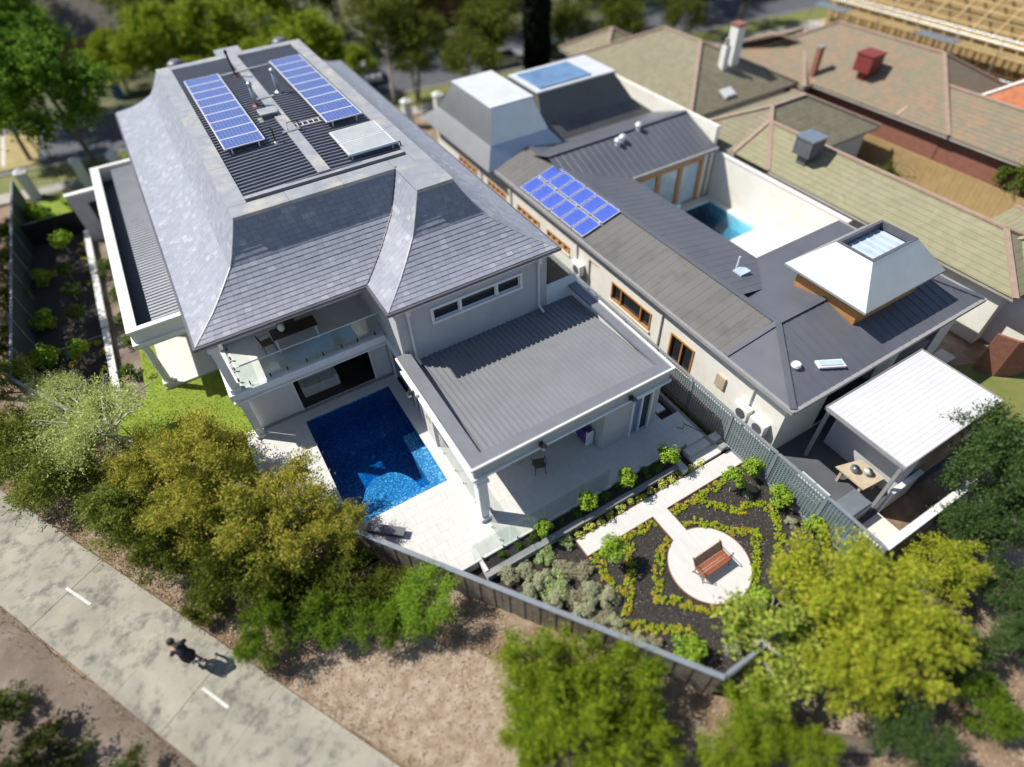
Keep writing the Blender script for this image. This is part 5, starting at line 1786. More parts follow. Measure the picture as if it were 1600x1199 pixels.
# carport
cp = thing('carport', 'flat bright white roofed carport beside the cream house', 'carport', (19.8, 5.1, -.6))
s = MB()
ribs(s, 17.05, 22.7, 3.45, 6.72, lambda x, y: 2.55, 'x', .2, .05, .007)
s.build('roof_sheet', 'white_sheet', cp)
for b in ((17.02, 17.05, 3.42, 6.75), (22.7, 22.73, 3.42, 6.75), (17.05, 22.7, 3.42, 3.45), (17.05, 22.7, 6.72, 6.75)):
    MB().box(b[0], b[1], b[2], b[3], 2.42, 2.6).build('fascia', 'coping', cp)
for x in (17.15, 22.6):
    for y in (3.55, 6.6):
        MB().box(x - .06, x + .06, y - .06, y + .06, -.6, 2.42).build('post', 'coping', cp)
MB().box(18.3, 18.42, 3.5, 6.66, -.43, 2.4).build('side_wall', 'render_grey', cp)
MB().box(18.43, 22.5, 3.5, 3.62, -.43, 2.4).build('front_wall', 'timber_grey', cp)
s = MB()
s.prism([(15.0, 3.3), (23, 3.3), (23, 7.44), (15.0, 7.44)], -.9, -.44)
struct('neighbour_patio', s, 'asphalt')
s = MB()
s.prism([(15.0, 2.2), (17.3, 2.2), (17.3, 3.3), (15.0, 3.3)], -.9, -.43)
struct('neighbour_slab', s, 'white_paving')
t = thing('outdoor_table', 'stone topped outdoor table with two pots beside the carport', 'table', (17.7, 4.7, -.44))
MB().prism([(17.05, 5.35), (18.15, 5.05), (18.15, 4.0), (17.05, 4.1)], .27, .33).build('table_top', 'table_stone', t)
for x, y in ((17.2, 5.1), (18.0, 4.95), (17.2, 4.25), (18.0, 4.15)):
    MB().box(x - .05, x + .05, y - .05, y + .05, -.44, .27).build('leg', 'table_stone', t)
for k, (x, y) in enumerate(((17.45, 4.85), (17.75, 4.5))):
    s = MB().lathe((x, y, .332), [(.1, 0), (.17, .1), (.15, .18), (.17, .2)], 12)
    lump('plant_pot', s, ['galv', 'sofa_cloth'][k], ['dark metal pot on the stone table, nearer the carport post', 'pale round pot on the stone table, nearer the boundary'][k], 'pot', None, True)
t = thing('outdoor_sofa', 'pale cushioned outdoor seat against the lattice fence', 'seat', (15.7, 5.3, -.44))
MB().box(15.2, 16.1, 4.6, 6.0, -.44, -.1).build('base', 'wicker', t)
for a, b in ((4.65, 5.28), (5.32, 5.95)):
    MB().box(15.25, 16.05, a, b, -.098, .06).build('cushion', 'sofa_cloth', t)
t = thing('barbecue', 'stainless steel barbecue cabinet between the table and the lattice fence', 'barbecue', (16.2, 3.9, -.44))
MB().box(15.3, 16.75, 3.5, 4.3, -.44, .35).build('cabinet', 'galv', t)
MB().box(15.35, 16.7, 3.55, 4.25, .352, .45).build('lid', 'galv', t)
t = thing('bicycle_rack_pots', 'cluster of dark pots in the corner by the cream wall', 'pots', (15.6, 6.9, -.44))
for x, y, r in ((15.4, 6.8, .18), (15.75, 7.0, .14), (15.45, 7.15, .12)):
    MB().lathe((x, y, -.44), [(r * .7, 0), (r, .3), (r * 1.05, .34)], 12).build('pot', 'black_metal', t)
t = thing('boundary_wall', 'white capped rear boundary wall below the carport', 'wall', (18.8, 2.3, -.9))
MB().box(15.1, 20.4, 2.0, 2.16, -1.0, 1.0).build('wall', 'timber_grey', t)
MB().box(15.1, 20.4, 1.95, 2.21, 1.002, 1.08).build('coping', 'white_paint', t)
t = thing('screen_wall', 'dark grey screen wall across the patio under the carport', 'wall', (18.9, 3.4, -.44))
MB().box(17.3, 18.9, 3.3, 3.42, -.44, .95).build('wall', 'render_grey', t)
MB().box(17.25, 18.95, 3.26, 3.44, .952, 1.02).build('coping', 'white_paint', t)
t = thing('brown_shed', 'rust brown curved screen at the edge of the neighbour lawn', 'screen', (28.5, 5.0, -.5))
pp_ = [(27.4, 5.9), (27.7, 5.1), (28.5, 4.6), (29.6, 4.5), (31, 4.8)]
for a, b in zip(pp_, pp_[1:]):
    MB().bar((a[0], a[1], .6), (b[0], b[1], .6), .12, 2.2).build('panel', 'brick_red', t)
s = MB()
s.prism([(23.2, 2.6), (29.5, 2.6), (29.5, 5.2), (26.5, 6.6), (23.2, 6.6)], -.9, -.42)
struct('neighbour_lawn', s, 'lawn_back')
s = MB()
s.prism([(22.8, 6.7), (27.4, 6.7), (27.4, 7.4), (22.8, 7.4)], -.9, -.4)
struct('neighbour_path', s, 'white_paving')

# ================================================================ TILED HOUSES BEHIND
def hip_house(label, x0, x1, y0, y1, ze, zr, axis, m, wallm='brick_red', hip0=1, hip1=1, cap='capping_tile', inset=None, ov=.5):
    t = thing('house', label, 'house', ((x0 + x1) / 2, (y0 + y1) / 2, -.5))
    MB().box(x0 + ov, x1 - ov, y0 + ov, y1 - ov, -.5, ze - .05).build('wall', wallm, t)
    if axis == 'y':
        xm = (x0 + x1) / 2; d = (x1 - x0) / 2 if inset is None else inset
        A_ = (xm, y0 + d * hip0, zr); B_ = (xm, y1 - d * hip1, zr)
        c = [(x0, y0, ze), (x1, y0, ze), (x1, y1, ze), (x0, y1, ze)]
        F = [(c[0], c[1], A_), (c[1], c[2], B_, A_), (c[2], c[3], B_), (c[3], c[0], A_, B_)]
        E_ = [(A_, B_), (c[0], A_), (c[1], A_), (c[2], B_), (c[3], B_)]
    else:
        ym = (y0 + y1) / 2; d = (y1 - y0) / 2 if inset is None else inset
        A_ = (x0 + d * hip0, ym, zr); B_ = (x1 - d * hip1, ym, zr)
        c = [(x0, y0, ze), (x1, y0, ze), (x1, y1, ze), (x0, y1, ze)]
        F = [(c[3], c[0], A_), (c[0], c[1], B_, A_), (c[1], c[2], B_), (c[2], c[3], A_, B_)]
        E_ = [(A_, B_), (c[0], A_), (c[3], A_), (c[1], B_), (c[2], B_)]
    for f in F:
        MB().q(*f).build('roof_slope', m, t)
    MB().box(x0 + .05, x1 - .05, y0 + .05, y1 - .05, ze - .2, ze - .04).build('eave', 'footpath', t)
    for a, b in E_:
        if math.dist(a, b) < .3:
            continue
        MB().bar((a[0], a[1], a[2] + .05), (b[0], b[1], b[2] + .05), .22, .1).build('ridge_tiles', cap, t)
    return t
T1 = hip_house('olive tiled hip roof house behind the cream house with two chimneys', 29.3, 39.3, 27.7, 41.5, 2.95, 5.3, 'y', 'tiles_olive', 'cream_wall')
c = MB().box(35.1, 35.8, 30.3, 31.0, 3.8, 6.6)
c.build('chimney', 'white_paint', T1)
MB().box(35.05, 35.85, 30.25, 31.05, 6.6, 6.75).build('chimney_cap', 'brick_red', T1)
MB().box(34.2, 34.65, 30.2, 30.65, 3.9, 5.6).build('chimney', 'white_paint', T1)
MB().lathe((34.42, 30.42, 5.6), [(.16, 0), (.13, .4), (.16, .45)], 10).build('chimney_pot', 'footpath', T1)
hip_house('projecting olive tiled wing toward the street beside two chimneys', 30.0, 36.0, 38.0, 44.0, 2.9, 4.5, 'y', 'tiles_olive', 'cream_wall')
t = thing('skylight', 'white framed skylight on the olive tiled roof below the chimneys', 'skylight', (33.4, 28.6, 3.3))
MB().bar((32.8, 28.5, 3.42), (33.8, 28.5, 3.42), .75, .09, (0, -.4, .9)).build('frame', 'neigh_bright', t)
MB().bar((32.9, 28.46, 3.48), (33.7, 28.46, 3.48), .6, .03, (0, -.4, .9)).build('pane', 'white_sheet', t)
T2 = hip_house('mossy tiled roof wing with square grey cooler behind the courtyard wall', 28.5, 38.4, 20.3, 27.3, 2.75, 4.35, 'x', 'tiles_olive', 'cream_wall', 1, 1)
T4 = hip_house('long pale green tiled roof running beside the cream courtyard', 28.5, 33.7, 6.4, 23.0, 2.76, 3.96, 'y', 'tiles_green', 'cream_wall', 1, 0)
hip_house('pale green tiled roof wing at the right edge behind the lantern roof', 29.2, 36.0, 4.8, 10.6, 2.7, 3.9, 'x', 'tiles_green', 'cream_wall', 1, 1)
def cooler(label, x, y, z, m, mt, s_=.55, h=1.0):
    t = thing('rooftop_cooler', label, 'air cooler', (x, y, z))
    MB().box(x - s_, x + s_, y - s_, y + s_, z + .1, z + h).build('body', m, t)
    MB().prism([(x - s_ - .05, y - s_ - .05), (x + s_ + .05, y - s_ - .05), (x + s_ + .05, y + s_ + .05), (x - s_ - .05, y + s_ + .05)], z + h + .002, z + h + .1).build('lid', mt, t)
    for sx in (-1, 1):
        for k in range(5):
            MB().box(x - s_ * .8, x + s_ * .8, y + sx * (s_ + .012) - .012, y + sx * (s_ + .012) + .012, z + .2 + k * .15, z + .27 + k * .15).build('louvre', m, t)
    MB().box(x - .3, x + .3, y - .3, y + .3, z - .5, z + .1).build('duct', m, t)
cooler('square grey evaporative cooler with pale lid on the mossy roof', 29.9, 19.2, 3.75, 'zinc_dark', 'galv')
T3 = hip_house('large weathered tile roof house with a red cooler behind the timber fence', 40.0, 49.0, 17.0, 34.0, 2.9, 5.4, 'y', 'tiles_mixed', 'brick_red', 1, 1, 'capping_tile')
hip_house('low weathered tile wing along the pale timber fence', 40.05, 46.0, 5.0, 20.5, 2.88, 4.3, 'y', 'tiles_mixed', 'brick_red', 1, 0, 'capping_tile')
hip_house('gabled weathered tile wing pointing to the street beside the red cooler house', 39.2, 46.0, 27.0, 36.5, 2.85, 4.6, 'x', 'tiles_mixed', 'brick_red', 1, 1, 'capping_tile')
hip_house('orange terracotta tiled roof at the right edge of the picture', 44.3, 51.0, 7.0, 18.6, 3.5, 5.9, 'y', 'tiles_red', 'brick_red', 1, 1, 'white_paint')
cooler('dark red rooftop cooler on the weathered tile roof', 41.6, 24.5, 4.1, 'red_paint', 'red_paint', .6, 1.1)
t = thing('chimney_flue', 'thin brick red flue standing on the weathered roof near the valley', 'flue', (40.6, 27.6, 3.3))
MB().box(40.4, 40.75, 27.4, 27.75, 3.2, 5.0).build('stack', 'brick_red', t)
MB().box(40.36, 40.79, 27.36, 27.79, 5.0, 5.12).build('cap', 'coping', t)
# timber fence, drive and yard between the tiled houses
wf = thing('timber_fence', 'pale timber paling fence beside the weathered tile roof house', 'fence', (39.6, 15, -.5))
pm = MB().box(-.012, .012, 0, .28, 0, 2.0).mesh('paling', 'timber_pale')
for k in range(52):
    link('paling', pm, wf, tuple(Vector((39.4 + .012 * (k % 2), 7.2 + k * .29, -.5)) - BASE[wf.name]))
MB().box(39.43, 39.47, 7.2, 22.3, 1.5, 1.56).build('rail', 'timber_pale', wf)
s = MB()
s.prism([(33.3, 5), (39.3, 5), (39.3, 20.2), (36.2, 20.2), (36.2, 14), (33.3, 12)], -.9, -.44)
struct('side_drive', s, 'footpath')
s = MB()
s.prism([(33.6, 12.5), (36.1, 14.1), (36.1, 19.5), (33.6, 19.5)], -.9, -.43)
struct('side_lawn', s, 'lawn_back')
t = thing('clothesline', 'dark round folding clothesline over the small yard', 'clothesline', (36.0, 17.3, -.5))
MB().tube([(36.0, 17.3, -.5), (36.0, 17.3, 1.7)], .05, 8).build('mast', 'black_metal', t)
for r in (.6, .95, 1.3):
    MB().tube([(36 + r * math.cos(a), 17.3 + r * math.sin(a), 1.6 + r * .08) for a in np.linspace(0, 2 * PI, 17)], .012, 4).build('wire_ring', 'black_metal', t)
for k in range(4):
    a = k * PI / 2 + .4
    MB().tube([(36, 17.3, 1.55), (36 + 1.35 * math.cos(a), 17.3 + 1.35 * math.sin(a), 1.72)], .02, 5).build('arm', 'black_metal', t)
# house under construction: timber frame and scaffold
K = thing('building_site', 'timber framed house under construction with scaffold decks', 'building', (55, 24, -.5))
for k in range(20):
    y = 15 + k * 1.05
    MB().box(51.5, 51.6, y, y + .1, -.5, 4.6).build('stud', 'sand_timber', K)
for z in (1.2, 2.7, 4.5):
    MB().box(51.45, 51.65, 14.8, 36, z, z + .14).build('plate', 'sand_timber', K)
for z in (2.2, 4.2):
    for k in range(7):
        MB().box(50.2, 51.3, 14.8 + k * 3.05, 17.8 + k * 3.05, z, z + .06).build('scaffold_deck', 'galv' if k % 3 == 0 else 'timber_pale', K)
for k in range(8):
    y = 14.8 + k * 3.05
    MB().tube([(50.2, y, -.5), (50.2, y, 5.4)], .035, 6).build('scaffold_tube', 'galv', K)
for z in (3.0, 5.0, 5.3):
    MB().tube([(50.2, 14.8, z), (50.2, 36.2, z)], .03, 6).build('scaffold_tube', 'galv', K)
MB().box(51.7, 66, 14, 36, 2.6, 2.75).build('floor_deck', 'sand_timber', K)
for k in range(14):
    y = 14.4 + k * 1.6
    MB().bar((51.6, y, 4.6), (57.5, y + .3, 7.4), .08, .2).build('rafter', 'sand_timber', K)
    MB().bar((57.5, y + .3, 7.4), (64, y, 4.6), .08, .2).build('rafter', 'sand_timber', K)
for k in range(9):
    f = k / 9.
    MB().bar((51.7 + 5.8 * f, 14.2, 4.72 + 2.8 * f), (51.7 + 5.8 * f, 35.6, 4.72 + 2.8 * f), .12, .05).build('batten', 'sand_timber', K)
for k in range(6):
    MB().box(52 + k * 2., 52.1 + k * 2., 14.2, 35.8, 2.76, 4.4).build('stud_wall', 'timber_pale', K)
# house over the street, far left, and beyond
hip_house('brown tiled house across the street behind the left trees', -16, 6.5, 75.5, 92, 2.6, 6.2, 'x', 'tiles_brown', 'brick_red')
hip_house('dark roofed house across the street beyond the cypress', 24, 42, 66, 80, 2.6, 5.5, 'x', 'tiles_brown', 'brick_red')
hip_house('dark roofed house at the far top behind the building site street', 62, 80, 52, 66, 2.6, 5.5, 'x', 'tiles_brown', 'brick_red')

# ================================================================ STREET FRONT
for k, (x, y, lab) in enumerate(((-9.9, 50.2, 'pale stone gate pillar at the left corner of the front fence'), (-6.5, 49.8, 'pale stone gate pillar in the middle of the front iron fence'), (-4.2, 49.3, 'pale stone gate pillar next to the house wing'),
                                 (16.6, 45.2, 'pale stone gate pillar at the right front corner of the house'), (19.2, 44.9, 'pale stone gate pillar in front of the cream house'))):
    t = thing('gate_pillar', lab, 'pillar', (x, y, -.5), 'stone pillars along the street fences')
    MB().box(x - .3, x + .3, y - .3, y + .3, -.5, 1.35).build('shaft', 'stone_pillar', t)
    MB().box(x - .38, x + .38, y - .38, y + .38, 1.352, 1.48).build('cap', 'stone_pillar', t)
    s = MB()
    zt = 1.75
    for a, b in (((-.34, -.34), (.34, -.34)), ((.34, -.34), (.34, .34)), ((.34, .34), (-.34, .34)), ((-.34, .34), (-.34, -.34))):
        s.q((x + a[0], y + a[1], 1.482), (x + b[0], y + b[1], 1.482), (x, y, zt))
    s.build('pyramid_top', 'stone_pillar', t)
def iron_fence(label, a, b):
    t = thing('iron_fence', label, 'fence', (a[0], a[1], -.5))
    a = Vector((a[0], a[1], 0)); b = Vector((b[0], b[1], 0))
    L = (b - a).length
    n_ = int(L / .16)
    for z in (-.3, .2, .95):
        MB().bar((a.x, a.y, z), (b.x, b.y, z), .03, .03).build('rail', 'black_metal', t)
    for i in range(1, n_):
        p = a + (b - a) * (i / n_)
        h = 1.05 + .22 * math.sin(PI * i / n_)
        MB().tube([(p.x, p.y, -.45), (p.x, p.y, h if i % 2 else .2)], .009, 4).build('picket', 'black_metal', t)
    m_ = (a + b) / 2
    MB().tube([(m_.x + .18 * math.cos(q), m_.y, .58 + .18 * math.sin(q)) for q in np.linspace(0, 2 * PI, 13)], .012, 5).build('ring', 'black_metal', t)
iron_fence('black wrought iron front fence between the two left stone pillars', (-9.55, 50.15), (-6.85, 49.85))
iron_fence('black wrought iron front fence between the right stone pillar and the house', (-6.15, 49.75), (-4.55, 49.35))
s = MB().prism([(-10.3, 50.1), (-4, 49.2), (-4, 54.5), (-10.3, 56.)], -.9, -.43)
struct('front_lawn', s, 'lawn_back')
s = MB().prism([(-9.9, 44.5), (-5.1, 44.0), (-5.1, 49.), (-9.9, 49.4)], -.9, -.42)
struct('yard_lawn', s, 'lawn')
for k, (x, y, h) in enumerate(((-9.3, 57.0, 1.6), (-5.7, 58.2, 2.6), (-4.0, 57.8, 2.4), (-8.6, 56.2, 1.5))):
    s = MB().tube([(x, y, -.5), (x - .1, y + .1, h)], .06, 6)
    lump('street_post', s, 'bark', ['thin dark stake by the road nearest the white line', 'thin dark post by the road in the tree shade', 'thin dark post by the road nearest the roof', 'short dark stake beside the parked items'][k], 'post', 'posts along the street')
t = thing('street_bin', 'blue bin with yellow lid on the far verge', 'bin', (-2.6, 66.2, -.4))
MB().prism([(-3.0, 65.8), (-2.2, 65.8), (-2.2, 66.6), (-3.0, 66.6)], -.4, .75).build('body', 'tarp_blue', t)
MB().prism([(-3.05, 65.75), (-2.15, 65.75), (-2.15, 66.65), (-3.05, 66.65)], .752, .85).build('lid', 'sign_yellow', t)
def car(label, x, y, rz, m):
    t = thing('parked_car', label, 'car', (x, y, -.44), 'cars parked on the street', rz)
    B0 = BASE[t.name]; BASE[t.name] = Vector((0, 0, 0))
    def loft(secs, nm, mm, par=t):
        s = MB()
        for xx, w0, z0, w1, z1 in secs:
            s.v += [(xx, -w0, z0), (xx, w0, z0), (xx, w1, z1), (xx, -w1, z1)]
        for i in range(len(secs) - 1):
            b = i * 4
            for j in range(4):
                s.f.append((b + j, b + (j + 1) % 4, b + 4 + (j + 1) % 4, b + 4 + j))
        s.f.append((3, 2, 1, 0))
        e = (len(secs) - 1) * 4
        s.f.append((e, e + 1, e + 2, e + 3))
        return s.build(nm, mm, par)
    loft([(-2.2, .7, .35, .66, .72), (-2.05, .84, .25, .78, .85), (-1.2, .88, .22, .84, .92), (1.0, .88, .22, .84, .92), (1.9, .84, .25, .76, .78), (2.2, .68, .32, .62, .66)], 'body', m)
    loft([(-1.95, .74, .86, .62, .9), (-1.25, .78, .92, .62, 1.38), (.35, .78, .92, .62, 1.42), (1.1, .76, .92, .66, .95)], 'cabin', 'glass_dark')
    MB().prism([(-1.2, -.6), (.3, -.6), (.3, .6), (-1.2, .6)], 1.40, 1.45).build('roof', m, t)
    for xx in (-1.35, 1.35):
        for yy in (-.8, .8):
            w_ = MB().tube([(xx, yy - .1, .32), (xx, yy + .1, .32)], .32, 16).build('wheel', 'rubber', t)
            MB().tube([(xx, yy - .104, .32), (xx, yy + .104, .32)], .19, 12).build('rim', 'alu', w_)
    for yy in (-.55, .55):
        MB().box(2.12, 2.2, yy - .14, yy + .14, .52, .66).build('headlight', 'glass_pale', t)
    BASE[t.name] = B0
car('silver car parked on the street in front of the cypress', 29.3, 52.0, R(-8), 'car_silver')
car('dark car parked on the street right of the cypress', 34.5, 50.6, R(-8), 'car_dark')
car('white car glimpsed past the rear right roof edge under the trees', 17.8, 56.8, R(80), 'car_white')
# ================================================================ TREES
spec = {  # twigs, leaves per twig, leaf size, clumps, droop, low, spread, twig length, squash
    'wattle': (1100, 11, (.050, .014), 34, .05, -.3, .6, (.25, .55), .8),
    'euc': (1700, 11, (.052, .019), 34, .10, -.5, .62, (.16, .40), .85),
    'grey': (1700, 9, (.060, .020), 34, .05, -.4, .62, (.16, .38), .75),
    'dark': (1600, 9, (.065, .024), 30, .05, -.45, .62, (.16, .38), .8),
    'mid': (1700, 9, (.055, .024), 34, .03, -.5, .66, (.16, .36), .85),
    'bright': (1600, 10, (.060, .018), 26, .02, -.4, .65, (.22, .48), .9),
    'gum': (1900, 10, (.058, .019), 40, .04, -.5, .62, (.14, .34), .85),
    'yel': (2600, 9, (.042, .024), 52, .02, -.4, .68, (.10, .27), .85),
    'fig': (620, 7, (.095, .075), 24, .04, -.5, .66, (.2, .5), .8),
    'dk2': (1700, 9, (.058, .026), 32, .06, -.5, .66, (.16, .38), .85),
    'maple': (1700, 10, (.055, .040), 34, .08, -.5, .66, (.14, .34), .85),
    'hedge': (1600, 9, (.058, .040), 34, .03, -.4, .68, (.16, .38), .85),
    'tall': (1100, 9, (.060, .036), 30, .06, -.6, .66, (.2, .5), .9),
    'bush': (900, 8, (.075, .036), 22, .03, -.5, .68, (.14, .34), .9),
    'dark2': (1000, 9, (.065, .032), 26, .06, -.5, .66, (.2, .5), .95),
    'low': (900, 8, (.075, .032), 24, .03, -.4, .68, (.16, .38), .7),
}
CR = {}
for i, (k, a) in enumerate(spec.items()):
    nvar = 2 if k in ('euc', 'gum', 'yel', 'dark', 'tall', 'hedge', 'dk2', 'grey') else 1
    CR[k] = [twig_mesh('crown', a[0], a[1], 'leaf_' + k, 200 + 7 * i + 31 * v_, a[2], a[3], a[4], a[5], a[6], a[7], .5, a[8]) for v_ in range(nvar)]
